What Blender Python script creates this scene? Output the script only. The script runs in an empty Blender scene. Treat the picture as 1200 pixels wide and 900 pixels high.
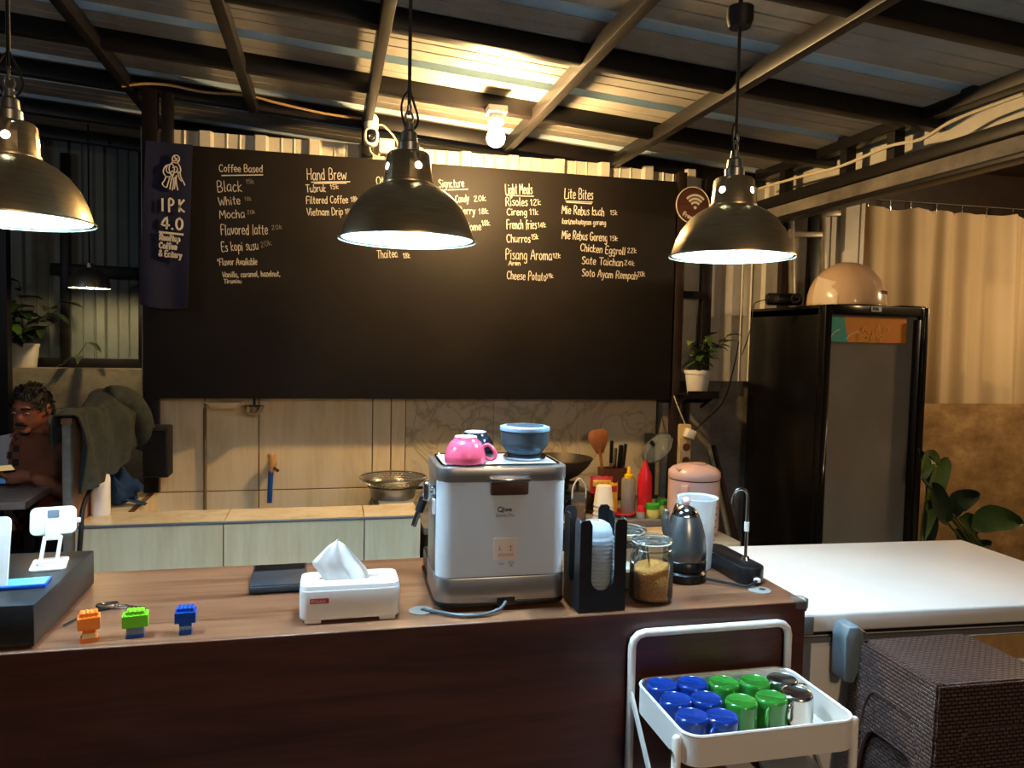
import bpy, bmesh, math, random
from mathutils import Vector, Matrix
random.seed(7)
PI = math.pi
S = bpy.context.scene
COL = S.collection

# ------------------------------------------------------------------ camera
YAW, PIT, ROL, FPX, CH = math.radians(13.46), math.radians(-3.19), math.radians(1.21), 900.0, 1.55
_f = Vector((math.sin(YAW)*math.cos(PIT), math.cos(YAW)*math.cos(PIT), math.sin(PIT)))
_r0 = Vector((math.cos(YAW), -math.sin(YAW), 0)); _u0 = _r0.cross(_f)
_r = _r0*math.cos(ROL) + _u0*math.sin(ROL); _u = -_r0*math.sin(ROL) + _u0*math.cos(ROL)
CAMP = Vector((0, 0, CH))
cd = bpy.data.cameras.new('camera'); cd.sensor_width = 36; cd.lens = 36*FPX/1200; cd.clip_start = .05
cam = bpy.data.objects.new('camera', cd); COL.objects.link(cam)
cam.matrix_world = Matrix(((_r.x, _u.x, -_f.x, 0), (_r.y, _u.y, -_f.y, 0), (_r.z, _u.z, -_f.z, CH), (0, 0, 0, 1)))
S.camera = cam
def at(x, y, ax, v):
    """pixel (1200x900 photo) -> point where its ray meets the plane coordinate[ax] = v"""
    d = _r*((x-600)/FPX) - _u*((y-450)/FPX) + _f
    return CAMP + d*((v - CAMP[ax])/d[ax])
# ------------------------------------------------------------------ world / exposure / lamps outside the frame
w = bpy.data.worlds.new('night'); S.world = w; w.use_nodes = True
bg = w.node_tree.nodes['Background']; bg.inputs[0].default_value = (.55, .6, .75, 1); bg.inputs[1].default_value = .03
S.view_settings.view_transform = 'Standard'; S.view_settings.look = 'None'
S.view_settings.exposure = 0.5; S.view_settings.gamma = 1.0; S.view_settings.use_curve_mapping = False
PENDANT_E, BULB_E, FAR_E = 730.0, 1300.0, 200.0
def room_light(name, loc, power, col, size=.06):
    l = bpy.data.lights.new(name, 'POINT'); l.energy = power; l.color = col; l.shadow_soft_size = size
    o = bpy.data.objects.new(name, l); COL.objects.link(o); o.location = loc; return o
room_light('warm_bulb_beyond_truss', (4.3, 2.75, 2.2), 50, (1, .68, .36))
room_light('warm_bulb_behind_guests', (.9, -1.6, 2.3), 58, (1, .69, .42), .15)
room_light('cool_bulb_over_guest_tables', (-2.6, 2.3, 2.2), 9, (.75, .85, 1), .1)

# ------------------------------------------------------------------ materials
M = {}
def lin(c):
    if isinstance(c, str):
        c = c.lstrip('#'); v = [int(c[i:i+2], 16)/255 for i in (0, 2, 4)]
        return [x/12.92 if x <= .04045 else ((x+.055)/1.055)**2.4 for x in v]
    return list(c)
class NT:
    def __init__(s, name):
        s.m = bpy.data.materials.new(name); s.m.use_nodes = True; s.t = s.m.node_tree
        s.b = s.t.nodes['Principled BSDF']; s.out = s.t.nodes['Material Output']
    def n(s, typ, **kw):
        x = s.t.nodes.new(typ)
        for k, v in kw.items():
            if k in x.inputs: x.inputs[k].default_value = v
            else: setattr(x, k, v)
        return x
    def l(s, a, b): s.t.links.new(a, b)
    def coords(s, scale=(1, 1, 1), rot=(0, 0, 0), obj=True):
        tc = s.n('ShaderNodeTexCoord'); mp = s.n('ShaderNodeMapping')
        mp.inputs['Scale'].default_value = scale; mp.inputs['Rotation'].default_value = rot
        s.l(tc.outputs['Object' if obj else 'Generated'], mp.inputs[0]); return mp.outputs[0]
    def ramp(s, fac, stops):
        r = s.n('ShaderNodeValToRGB'); e = r.color_ramp.elements
        while len(e) < len(stops): e.new(.5)
        for i, (p, c) in enumerate(stops):
            e[i].position = p; e[i].color = (*lin(c), 1)
        s.l(fac, r.inputs[0]); return r.outputs[0]
    def bump(s, h, strength=.3, dist=.01):
        b = s.n('ShaderNodeBump'); b.inputs['Strength'].default_value = strength; b.inputs['Distance'].default_value = dist
        s.l(h, b.inputs['Height']); s.l(b.outputs[0], s.b.inputs['Normal'])
def mat(name, color, rough=.5, metal=0, noise=0, nscale=12, bump=0, trans=0, ior=1.45, alpha=1, coat=0, emit=None, estr=0, stretch=(1, 1, 1), spec=.5, sss=0):
    t = NT(name); b = t.b; c = lin(color)
    b.inputs['Base Color'].default_value = (*c, 1); b.inputs['Roughness'].default_value = rough; b.inputs['Metallic'].default_value = metal
    b.inputs['Transmission Weight'].default_value = trans; b.inputs['IOR'].default_value = ior; b.inputs['Alpha'].default_value = alpha
    b.inputs['Coat Weight'].default_value = coat; b.inputs['Specular IOR Level'].default_value = spec
    if emit: b.inputs['Emission Color'].default_value = (*lin(emit), 1); b.inputs['Emission Strength'].default_value = estr
    if noise or bump:
        nz = t.n('ShaderNodeTexNoise', Scale=nscale, Detail=5.0, Roughness=.6); t.l(t.coords(stretch), nz.inputs['Vector'])
        if noise:
            lo = [max(0, x*(1-noise)) for x in c]; hi = [min(1, x*(1+noise)) for x in c]
            t.l(t.ramp(nz.outputs['Fac'], [(.3, lo), (.7, hi)]), b.inputs['Base Color'])
        if bump: t.bump(nz.outputs['Fac'], bump, .004)
    M[name] = t.m; return t.m

def wood(name, stops, scale, rough=.35, streak=(1, 12, 12), coat=0, bump=.04, axis_noise=6):
    t = NT(name); v = t.coords(streak)
    n1 = t.n('ShaderNodeTexNoise', Scale=scale, Detail=8.0, Roughness=.62, Distortion=.6); t.l(v, n1.inputs['Vector'])
    n2 = t.n('ShaderNodeTexNoise', Scale=scale*5, Detail=4.0, Roughness=.6); t.l(v, n2.inputs['Vector'])
    mx = t.n('ShaderNodeMath', operation='ADD'); ml = t.n('ShaderNodeMath', operation='MULTIPLY'); ml.inputs[1].default_value = .28
    t.l(n2.outputs['Fac'], ml.inputs[0]); t.l(n1.outputs['Fac'], mx.inputs[0]); t.l(ml.outputs[0], mx.inputs[1])
    t.l(t.ramp(mx.outputs[0], stops), t.b.inputs['Base Color']); t.b.inputs['Roughness'].default_value = rough; t.b.inputs['Coat Weight'].default_value = coat
    t.bump(mx.outputs[0], bump, .003); M[name] = t.m
# laminate: thin dark streaks on mid brown
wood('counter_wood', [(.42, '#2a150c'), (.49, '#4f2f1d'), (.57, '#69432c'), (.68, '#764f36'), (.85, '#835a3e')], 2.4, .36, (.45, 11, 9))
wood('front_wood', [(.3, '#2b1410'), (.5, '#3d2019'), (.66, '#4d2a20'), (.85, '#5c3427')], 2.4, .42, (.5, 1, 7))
wood('panel_wood', [(.3, '#5b3a24'), (.6, '#7d5435'), (.85, '#90633f')], 2.5, .5, (8, 8, .6))
wood('table_wood', [(.3, '#4d4240'), (.6, '#7c6c66'), (.85, '#93827a')], 3, .35, (.6, 9, 9))
wood('spatula_wood', [(.3, '#8a4f26'), (.7, '#ad6a36')], 3, .5, (6, 6, .8))
wood('tile_face', [(.28, '#c2a678'), (.5, '#d6c096'), (.72, '#e4d2ae')], 1.7, .22, (6, 6, .7), bump=.01)

def marble():
    t = NT('marble'); v = t.coords((1, 1, .8))
    nz = t.n('ShaderNodeTexNoise', Scale=2.2, Detail=4.0, Roughness=.55, Distortion=.9); t.l(v, nz.inputs['Vector'])
    ab = t.n('ShaderNodeMath', operation='SUBTRACT'); ab.inputs[1].default_value = .5; t.l(nz.outputs['Fac'], ab.inputs[0])
    a2 = t.n('ShaderNodeMath', operation='ABSOLUTE'); t.l(ab.outputs[0], a2.inputs[0])
    n2 = t.n('ShaderNodeTexNoise', Scale=5.0, Detail=3.0, Roughness=.5, Distortion=.9); t.l(v, n2.inputs['Vector'])
    b1 = t.n('ShaderNodeMath', operation='SUBTRACT'); b1.inputs[1].default_value = .5; t.l(n2.outputs['Fac'], b1.inputs[0])
    b2 = t.n('ShaderNodeMath', operation='ABSOLUTE'); t.l(b1.outputs[0], b2.inputs[0])
    mn = t.n('ShaderNodeMath', operation='MINIMUM'); b3 = t.n('ShaderNodeMath', operation='MULTIPLY'); b3.inputs[1].default_value = 1.5
    t.l(b2.outputs[0], b3.inputs[0]); t.l(a2.outputs[0], mn.inputs[0]); t.l(b3.outputs[0], mn.inputs[1])
    t.l(t.ramp(mn.outputs[0], [(0, '#a99a7c'), (.01, '#bcad8c'), (.035, '#cfc09e'), (.3, '#d9cbaa')]), t.b.inputs['Base Color'])
    t.b.inputs['Roughness'].default_value = .25; M['marble'] = t.m
marble()
def concrete(name, stops, sc=2.2, rough=.85):
    t = NT(name); v = t.coords((1, 1, 1.5))
    a = t.n('ShaderNodeTexNoise', Scale=sc, Detail=9.0, Roughness=.7, Distortion=.0); t.l(v, a.inputs['Vector'])
    t.l(t.ramp(a.outputs['Fac'], stops), t.b.inputs['Base Color']); t.b.inputs['Roughness'].default_value = rough
    t.bump(a.outputs['Fac'], .35, .02); M[name] = t.m
concrete('old_plaster', [(.3, '#5d4730'), (.44, '#86683f'), (.55, '#9b7b50'), (.64, '#b0925f'), (.76, '#cbb58c')], 3.2)
concrete('grey_concrete', [(.3, '#4b453d'), (.5, '#6e675c'), (.75, '#908776')], 2.8)
concrete('floor_concrete', [(.3, '#3d3833'), (.5, '#57504a'), (.75, '#6a635b')], 2.0)
concrete('zinc', [(.3, '#a9a498'), (.5, '#bfb9ab'), (.72, '#cdc7b8')], 1.6, .55)
concrete('roof_zinc', [(.28, '#6f6b62'), (.45, '#908b80'), (.6, '#a29d92'), (.78, '#b5b0a5')], 1.5, .6)
M['zinc'].node_tree.nodes['Principled BSDF'].inputs['Metallic'].default_value = .15
concrete('rib_cool_lit', [(.3, '#9fb4bf'), (.5, '#b2c7d1'), (.75, '#c3d5dd')], 1.5, .4)  # ribs paler and bluer than the sheets: cool lamp reflection put into the colour
mat('zinc_far', '#767f7e', .6, .2, .2, 3)
mat('steel_black', '#130f0e', .42, 0, .35, 9, spec=.35)
mat('steel_brown', '#241812', .45, 0, .3, 9, spec=.4)
mat('steel_grey', '#8d8678', .45, .6, .3, 9)
mat('board', '#1c1714', .62, 0, .28, 2.2, spec=.25)
mat('chalk', '#b9b3a8', .9, 0, .12, 60)
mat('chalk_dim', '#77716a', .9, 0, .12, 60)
mat('banner_cloth', '#0d1130', .85, 0, .25, 6, .2)
mat('banner_print', '#cfc8bd', .8)
mat('tile_grout', '#6f5a3d', .8)
mat('ledge_trim', '#7d7f80', .4, .4)
mat('white_plastic', '#e9e8e4', .35, 0, .03, 20)
mat('white_enamel', '#ece9e2', .3, 0, .02, 10, coat=.3)
mat('freezer_white', '#e6e6e3', .32, 0, .03, 5, coat=.2)
mat('grey_plastic', '#6f7f88', .4); mat('grommet_grey', '#8f8d88', .45); mat('cable_grey', '#4a4e51', .4); mat('machine_tray', '#b9c2c6', .38, .45)
mat('dark_plastic', '#15171a', .38, 0, .2, 20)
mat('black_plastic', '#0c0c0d', .3, 0, .2, 20)
mat('black_matte', '#100f0f', .75, 0, .3, 12)
mat('drawer_black', '#2a2a2b', .33, .25, .15, 60)
mat('slate_black', '#1b1e22', .55, 0, .3, 40, .1)
mat('rubber', '#0d0d0d', .6)
mat('chrome', '#c9cdd0', .12, 1)
mat('steel', '#b4b6b6', .25, 1, .12, 40)
mat('steel_dark', '#4a4c4e', .3, 1, .15, 40)
mat('machine_steel', '#a9a6a1', .3, .85, .05, 30, stretch=(1, 1, 30))

mat('lid_blue', '#7e9cb0', .25)



mat('pink_glaze', '#e0566f', .12, 0, .05, 10, coat=.5)
mat('navy_glaze', '#18202b', .12, coat=.5)
mat('cup_white', '#f2f0ec', .2)
mat('paper_tissue', '#f4f5f6', .9, 0, .03, 30)
mat('paper_cup', '#e7dcc4', .7)
mat('red_label', '#b4433c', .6)
mat('label_paper', '#e8dcd0', .7)
mat('ink_black', '#16181b', .6)
mat('ink_grey', '#5d666d', .6)
mat('ink_red', '#c0392b', .6)
mat('sugar', '#c98440', .9, 0, .4, 220, .8)
mat('honey', '#b76a1e', .15, trans=.4)
mat('toy_orange', '#ee7a2a', .3); mat('toy_cream', '#f0cf8e', .3); mat('toy_green', '#7ccb2c', .3); mat('toy_bluegrey', '#6d86a2', .3)
mat('toy_blue', '#1c4fb0', .3); mat('toy_lightblue', '#7fb0d8', .3)
mat('card_blue', '#1d4fae', .3); mat('card_cyan', '#6fc7e4', .3, 0, .5, 25)
mat('mug_blue', '#0f3384', .14, 0, .08, 10, coat=.6); mat('mug_green', '#2e7a2a', .14, 0, .08, 10, coat=.6)
mat('mug_steel', '#c9c9c5', .2, 1)
mat('rattan_base', '#4a3630', .45)
mat('fridge_black', '#0b0a0a', .25, 0, .2, 8)
mat('fridge_inside', '#b9b2a2', .5)
mat('orange_print', '#e08a2b', .5, 0, .06, 8); mat('teal_print', '#4aa694', .5); mat('yellow_print', '#f0c64e', .5); mat('dark_print', '#5a3420', .5)
mat('helmet', '#c9a888', .22, 0, .06, 6, coat=.6); mat('helmet_pale', '#d8c6ae', .25, coat=.5); mat('stripe', '#4a3024', .4)
mat('bottle_red', '#cf1f26', .25, 0, .05, 8); mat('nozzle_yellow', '#f2c316', .3); mat('sauce', '#3b1d16', .3)
mat('lid_green', '#3f9a2d', .3); mat('jar_yellow', '#d8cf6a', .4)
mat('packet_red', '#b9281f', .35, 0, .2, 20); mat('packet_yellow', '#e9b93a', .35)
mat('cooker_pink', '#d8b4ac', .25, 0, .03, 8, coat=.3); mat('strip_beige', '#cbb489', .45)
mat('brown_wood', '#5b3117', .5, 0, .25, 20)
mat('hose_blue', '#1b4f9a', .35); mat('tap_tan', '#c79a62', .4); mat('soap_white', '#d8cdb6', .5)
mat('jacket', '#2b2e28', .95, 0, .3, 30, .3); mat('cloth_blue', '#16304f', .95, 0, .3, 20, .3)
mat('skin', '#8a5138', .55, 0, .1, 14); mat('hair', '#0d0b0b', .6, 0, .3, 80, .6); mat('lip', '#6a332a', .5); mat('eye_white', '#d9d2c8', .3)
mat('leaf', '#2f4a1c', .45, 0, .35, 9); mat('leaf_dark', '#1b2b14', .45, 0, .3, 9); mat('leaf_light', '#6a7a34', .5, 0, .35, 9); mat('stem', '#4a5426', .6); mat('soil', '#2a1d14', .95, 0, .3, 40)
mat('pot_white', '#dedad2', .45, 0, .06, 10)
mat('cable_white', '#cbbf9f', .5); mat('rope', '#a88a5c', .8); mat('cable_red', '#7a1f18', .5)
mat('shade_in', '#a9cfe6', .45, spec=.3)  # blue of the cool bulb light put into the lining colour
mat('phone_screen', '#20242a', .2, emit='#ffd890', estr=.35); mat('tablet_screen', '#20303c', .3, emit='#3e7fc0', estr=.25)
mat('pump_black', '#141516', .35)
mat('steel_kettle', '#7b8284', .28, .85, .1, 20)
mat('aluminium', '#9c9a94', .35, .9, .15, 30)
mat('wok_iron', '#3c342b', .5, .5, .3, 20)
mat('sticker_tan', '#b8925e', .7, 0, .15, 30)

def emissive(name, col, strength):
    t = NT(name); e = t.n('ShaderNodeEmission'); e.inputs[0].default_value = (*lin(col), 1); e.inputs[1].default_value = strength
    t.l(e.outputs[0], t.out.inputs[0]); M[name] = t.m
emissive('bulb_cool', (.58, .82, 1.0), PENDANT_E)
emissive('bulb_warm', (1, .64, .27), BULB_E)
emissive('bulb_far', (1, .62, .25), FAR_E)

def thin(name, tint, rough=.03, diff=0, dcol='#ffffff', fres=.12):
    # thin-walled clear material: tinted see-through + fresnel gloss (+ milky share)
    t = NT(name); tr_ = t.n('ShaderNodeBsdfTransparent'); tr_.inputs[0].default_value = (*lin(tint), 1); gl = t.n('ShaderNodeBsdfGlossy'); gl.inputs['Roughness'].default_value = rough
    lw = t.n('ShaderNodeLayerWeight'); lw.inputs[0].default_value = fres; m1 = t.n('ShaderNodeMixShader'); t.l(lw.outputs['Fresnel'], m1.inputs[0]); t.l(tr_.outputs[0], m1.inputs[1]); t.l(gl.outputs[0], m1.inputs[2])
    out = m1
    if diff:
        d = t.n('ShaderNodeBsdfDiffuse'); d.inputs[0].default_value = (*lin(dcol), 1); q_ = t.n('ShaderNodeBsdfTranslucent'); q_.inputs[0].default_value = (*lin(dcol), 1)
        m2 = t.n('ShaderNodeMixShader'); m2.inputs[0].default_value = .3; t.l(d.outputs[0], m2.inputs[1]); t.l(q_.outputs[0], m2.inputs[2])
        out = t.n('ShaderNodeMixShader'); out.inputs[0].default_value = diff; t.l(m1.outputs[0], out.inputs[1]); t.l(m2.outputs[0], out.inputs[2])
    t.l(out.outputs[0], t.out.inputs[0]); M[name] = t.m
thin('clear', '#f1f7f6', .03, .03, '#e8f4f6', .16); thin('thin_clear', '#eaf1f3', .1, .10, '#dfeaf0', .14); thin('lid_plastic', '#eef5f9', .12, .42, '#eaf4fb', .14)
thin('smoke_plastic', '#c3ced4', .06, .16, '#8fa3b0', .16); thin('bottle_clear', '#d9d3c4', .15, .45, '#d9d2c2', .12); thin('tank', '#f2f7fa', .2, .8, '#f2f8fc', .1); thin('tank_water', '#a9cbe2', .1, .3, '#9cc6e4', .1)
def antique():
    t = NT('shade_metal'); b = t.b; b.inputs['Metallic'].default_value = .85
    nz = t.n('ShaderNodeTexNoise', Scale=18.0, Detail=4.0); t.l(t.coords((1, 1, 14)), nz.inputs['Vector'])
    t.l(t.ramp(nz.outputs['Fac'], [(.3, '#ab9a79'), (.7, '#bdac8a')]), b.inputs['Base Color'])
    b.inputs['Roughness'].default_value = .34; b.inputs['Anisotropic'].default_value = .4; M['shade_metal'] = t.m
antique()
def rattan():
    t = NT('rattan'); v = t.coords((1, 1, 1)); br = t.n('ShaderNodeTexBrick', Scale=1.0)
    tc = t.n('ShaderNodeTexCoord'); sx = t.n('ShaderNodeSeparateXYZ'); t.l(tc.outputs['Object'], sx.inputs[0])
    ad = t.n('ShaderNodeMath', operation='ADD'); t.l(sx.outputs[0], ad.inputs[0]); t.l(sx.outputs[1], ad.inputs[1])
    sn = t.n('ShaderNodeSeparateXYZ'); t.l(tc.outputs['Normal'], sn.inputs[0]); gt = t.n('ShaderNodeMath', operation='GREATER_THAN'); gt.inputs[1].default_value = .6; t.l(sn.outputs[2], gt.inputs[0])
    mu = t.n('ShaderNodeMix'); mv = t.n('ShaderNodeMix')
    for m_, i0, i1 in ((mu, ad.outputs[0], sx.outputs[0]), (mv, sx.outputs[2], sx.outputs[1])): t.l(gt.outputs[0], m_.inputs[0]); t.l(i0, m_.inputs[2]); t.l(i1, m_.inputs[3])
    cb = t.n('ShaderNodeCombineXYZ'); t.l(mu.outputs[0], cb.inputs[0]); t.l(mv.outputs[0], cb.inputs[1])
    t.l(cb.outputs[0], br.inputs['Vector'])
    br.inputs['Brick Width'].default_value = .017; br.inputs['Row Height'].default_value = .0085; br.inputs['Mortar Size'].default_value = .0018
    br.inputs['Mortar Smooth'].default_value = 1.0
    br.inputs['Color1'].default_value = (*lin('#5e4842'), 1); br.inputs['Color2'].default_value = (*lin('#4d3a35'), 1); br.inputs['Mortar'].default_value = (*lin('#241814'), 1)
    t.l(br.outputs['Color'], t.b.inputs['Base Color']); t.b.inputs['Roughness'].default_value = .42
    iv = t.n('ShaderNodeMath', operation='SUBTRACT'); iv.inputs[0].default_value = 1; t.l(br.outputs['Fac'], iv.inputs[1])
    t.bump(iv.outputs[0], 1.0, .008); M['rattan'] = t.m
rattan()
def frosted():
    t = NT('frosted_glass'); b = t.b
    b.inputs['Base Color'].default_value = (*lin('#b9b1a2'), 1); b.inputs['Transmission Weight'].default_value = .7; b.inputs['Roughness'].default_value = .3; b.inputs['IOR'].default_value = 1.15
    nz = t.n('ShaderNodeTexNoise', Scale=2.5, Detail=5.0); t.l(t.coords(), nz.inputs['Vector'])
    t.l(t.ramp(nz.outputs['Fac'], [(.3, '#b5ac9c'), (.7, '#d6cebf')]), b.inputs['Base Color']); M['frosted_glass'] = t.m
frosted()
def curtain_mat():
    t = NT('curtain'); b = t.b; b.inputs['Roughness'].default_value = .9
    nz = t.n('ShaderNodeTexNoise', Scale=1.3, Detail=6.0); t.l(t.coords((1, 1, .6)), nz.inputs['Vector'])
    t.l(t.ramp(nz.outputs['Fac'], [(.3, '#b09a78'), (.7, '#cbb692')]), b.inputs['Base Color'])
    n2 = t.n('ShaderNodeTexNoise', Scale=160.0, Detail=2.0); t.l(t.coords((1, 1, 1)), n2.inputs['Vector']); t.bump(n2.outputs['Fac'], .25, .002); M['curtain'] = t.m
curtain_mat()
def shirt_mat():
    # white batik sleeves, brown middle panel, rows of dark squares along the seams
    t = NT('shirt'); b = t.b; b.inputs['Roughness'].default_value = .85
    tc = t.n('ShaderNodeTexCoord'); sx = t.n('ShaderNodeSeparateXYZ'); t.l(tc.outputs['Object'], sx.inputs[0])
    ab = t.n('ShaderNodeMath', operation='ABSOLUTE'); off = t.n('ShaderNodeMath', operation='ADD'); off.inputs[1].default_value = -.06
    t.l(sx.outputs[0], off.inputs[0]); t.l(off.outputs[0], ab.inputs[0])
    base = t.ramp(ab.outputs[0], [(0, '#6d3d22'), (.135, '#6d3d22'), (.14, '#b4b6bd'), (1, '#b4b6bd')])
    ck = t.n('ShaderNodeTexChecker', Scale=34.0); t.l(tc.outputs['Object'], ck.inputs['Vector'])
    band = t.ramp(ab.outputs[0], [(.085, (0, 0, 0)), (.09, (1, 1, 1)), (.14, (1, 1, 1)), (.15, (0, 0, 0))])
    ml = t.n('ShaderNodeMath', operation='MULTIPLY'); t.l(band, ml.inputs[0]); t.l(ck.outputs['Fac'], ml.inputs[1])
    mx = t.n('ShaderNodeMix', data_type='RGBA'); mx.inputs[7].default_value = (.012, .01, .01, 1)
    t.l(ml.outputs[0], mx.inputs[0]); t.l(base, mx.inputs[6]); t.l(mx.outputs[2], b.inputs['Base Color']); M['shirt'] = t.m
shirt_mat()

# ------------------------------------------------------------------ mesh helpers
def frame(d):
    d = Vector(d).normalized(); a = Vector((0, 0, 1)) if abs(d.z) < .9 else Vector((1, 0, 0))
    s = d.cross(a).normalized(); return s, s.cross(d).normalized(), d
class MB:
    def __init__(s): s.v = []; s.f = []
    def add(s, vs, fs, mx=None):
        n = len(s.v)
        s.v += [tuple(mx @ Vector(p)) if mx else tuple(p) for p in vs]; s.f += [tuple(i+n for i in f) for f in fs]; return s
    def box(s, c, d, rot=None):
        x, y, z = [k/2 for k in d]
        vs = [(sx*x, sy*y, sz*z) for sz in (-1, 1) for sx, sy in ((-1, -1), (1, -1), (1, 1), (-1, 1))]
        mx = Matrix.Translation(c) @ (rot.to_4x4() if rot else Matrix())
        return s.add(vs, [(0, 3, 2, 1), (4, 5, 6, 7), (0, 1, 5, 4), (1, 2, 6, 5), (2, 3, 7, 6), (3, 0, 4, 7)], mx)
    def b2(s, x0, x1, y0, y1, z0, z1): return s.box(((x0+x1)/2, (y0+y1)/2, (z0+z1)/2), (x1-x0, y1-y0, z1-z0))
    def bar(s, a, b, wx, wz):
        """rectangular bar from a to b: wx across, wz in the upright direction"""
        a, b = Vector(a), Vector(b); si, up, d = frame(b-a); vs = []
        for p in (a, b):
            for i, j in ((-1, -1), (1, -1), (1, 1), (-1, 1)): vs.append(p + si*i*wx/2 + up*j*wz/2)
        return s.add(vs, [(0, 1, 2, 3), (7, 6, 5, 4), (0, 4, 5, 1), (1, 5, 6, 2), (2, 6, 7, 3), (3, 7, 4, 0)])
    def tube(s, pts, r, n=8, closed=False):
        pts = [Vector(p) for p in pts]; m = len(pts); rs = r if isinstance(r, (list, tuple)) else [r]*m
        vs = []; fs = []; up = None
        for i, p in enumerate(pts):
            d = (pts[(i+1) % m] - pts[i-1]) if closed else (pts[min(i+1, m-1)] - pts[max(i-1, 0)])
            if d.length < 1e-9: d = Vector((0, 0, 1))
            d.normalize()
            if up is None: si, up, _ = frame(d)
            else:
                up = (up - d*up.dot(d))
                up = up.normalized() if up.length > 1e-6 else frame(d)[1]
                si = d.cross(up)
            for k in range(n):
                a = 2*PI*k/n; vs.append(p + (si*math.cos(a) + up*math.sin(a))*rs[i])
        for i in range(m if closed else m-1):
            j = (i+1) % m
            for k in range(n): fs.append((i*n+k, i*n+(k+1) % n, j*n+(k+1) % n, j*n+k))
        if not closed: fs += [tuple(range(n))[::-1], tuple(range((m-1)*n, m*n))]
        return s.add(vs, fs)
    def lathe(s, prof, n=24, mx=None, sx=1, sy=1):
        vs = []; fs = []; m = len(prof)
        for r, z in prof:
            for k in range(n): a = 2*PI*k/n; vs.append((max(r, 1e-5)*math.cos(a)*sx, max(r, 1e-5)*math.sin(a)*sy, z))
        for i in range(m-1):
            for k in range(n): fs.append((i*n+k, i*n+(k+1) % n, (i+1)*n+(k+1) % n, (i+1)*n+k))
        return s.add(vs, fs, mx)
    def solid(s, prof, n=24, mx=None, sx=1, sy=1):
        return s.lathe([(0, prof[0][1])] + list(prof) + [(0, prof[-1][1])], n, mx, sx, sy)
    def prism(s, out, a, b, mx=None):
        """outline (x,y) list extruded from z=a to z=b"""
        n = len(out); vs = [(x, y, a) for x, y in out] + [(x, y, b) for x, y in out]
        fs = [tuple(range(n))[::-1], tuple(range(n, 2*n))] + [(i, (i+1) % n, n+(i+1) % n, n+i) for i in range(n)]
        return s.add(vs, fs, mx)
    def grid(s, fn, nu, nv):
        vs = [fn(i/nu, j/nv) for j in range(nv+1) for i in range(nu+1)]
        return s.add(vs, [(j*(nu+1)+i, j*(nu+1)+i+1, (j+1)*(nu+1)+i+1, (j+1)*(nu+1)+i) for j in range(nv) for i in range(nu)])
    def ball(s, c, r, n=12, sc=(1, 1, 1)):
        pr = [(math.sin(PI*i/n)*r, -math.cos(PI*i/n)*r) for i in range(n+1)]
        return s.lathe(pr, max(8, n*2), Matrix.Translation(c) @ Matrix.Diagonal((*sc, 1)))
    def build(s, name, m, parent=None, bevel=0, smooth=40, loc=None, rotz=0, seg=2, solidify=0):
        me = bpy.data.meshes.new(name); me.from_pydata(s.v, [], s.f); me.update()
        bm = bmesh.new(); bm.from_mesh(me)
        bmesh.ops.remove_doubles(bm, verts=bm.verts, dist=1e-5)
        bmesh.ops.recalc_face_normals(bm, faces=bm.faces)
        if solidify: bmesh.ops.solidify(bm, geom=list(bm.faces), thickness=solidify)
        if bevel:
            es = [e for e in bm.edges if len(e.link_faces) == 2 and e.calc_face_angle(0) > .6]
            bmesh.ops.bevel(bm, geom=es, offset=bevel, segments=seg, affect='EDGES', profile=.5, clamp_overlap=True)
        bm.to_mesh(me); bm.free()
        if smooth:
            me.polygons.foreach_set('use_smooth', [True]*len(me.polygons)); me.set_sharp_from_angle(angle=math.radians(smooth))
        o = bpy.data.objects.new(name, me); COL.objects.link(o)
        me.materials.append(M[m] if isinstance(m, str) else m)
        if parent: o.parent = parent
        if loc is not None: o.location = loc
        if rotz: o.rotation_euler.z = rotz
        return o
def tag(o, label=None, cat=None, group=None, kind=None):
    if label: o['label'] = label
    if cat: o['category'] = cat
    if group: o['group'] = group
    if kind: o['kind'] = kind
    return o
def thing(name, label, cat, loc=(0, 0, 0), rotz=0, group=None, kind=None):
    o = bpy.data.objects.new(name, None); COL.objects.link(o); o.location = loc; o.rotation_euler = (0, 0, rotz); o.empty_display_size = .05
    return tag(o, label, cat, group, kind)
def copy_tree(o, parent=None):
    c = o.copy(); COL.objects.link(c)
    if parent: c.parent = parent
    for ch in list(o.children): copy_tree(ch, c)
    return c
def rrect(x0, x1, y0, y1, r, n=5):
    out = []
    for cx, cy, a0 in ((x1-r, y1-r, 0), (x0+r, y1-r, 90), (x0+r, y0+r, 180), (x1-r, y0+r, 270)):
        for i in range(n+1):
            a = math.radians(a0+90*i/n); out.append((cx+r*math.cos(a), cy+r*math.sin(a)))
    return out
def arc(cx, cy, r, a0, a1, n=10): return [(cx+r*math.cos(math.radians(a0+(a1-a0)*i/n)), cy+r*math.sin(math.radians(a0+(a1-a0)*i/n))) for i in range(n+1)]
def spline(pts, k=6):
    pts = [Vector(p) for p in pts]; out = []
    for i in range(len(pts)-1):
        p0, p1, p2, p3 = pts[max(i-1, 0)], pts[i], pts[i+1], pts[min(i+2, len(pts)-1)]
        for j in range(k):
            t = j/k; out.append(.5*((2*p1) + (p2-p0)*t + (2*p0-5*p1+4*p2-p3)*t*t + (3*p1-p0-3*p2+p3)*t**3))
    return out + [pts[-1]]
RX = lambda a: Matrix.Rotation(math.radians(a), 4, 'X')
RY = lambda a: Matrix.Rotation(math.radians(a), 4, 'Y')
RZ = lambda a: Matrix.Rotation(math.radians(a), 4, 'Z')
T = lambda x, y, z: Matrix.Translation((x, y, z))

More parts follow.
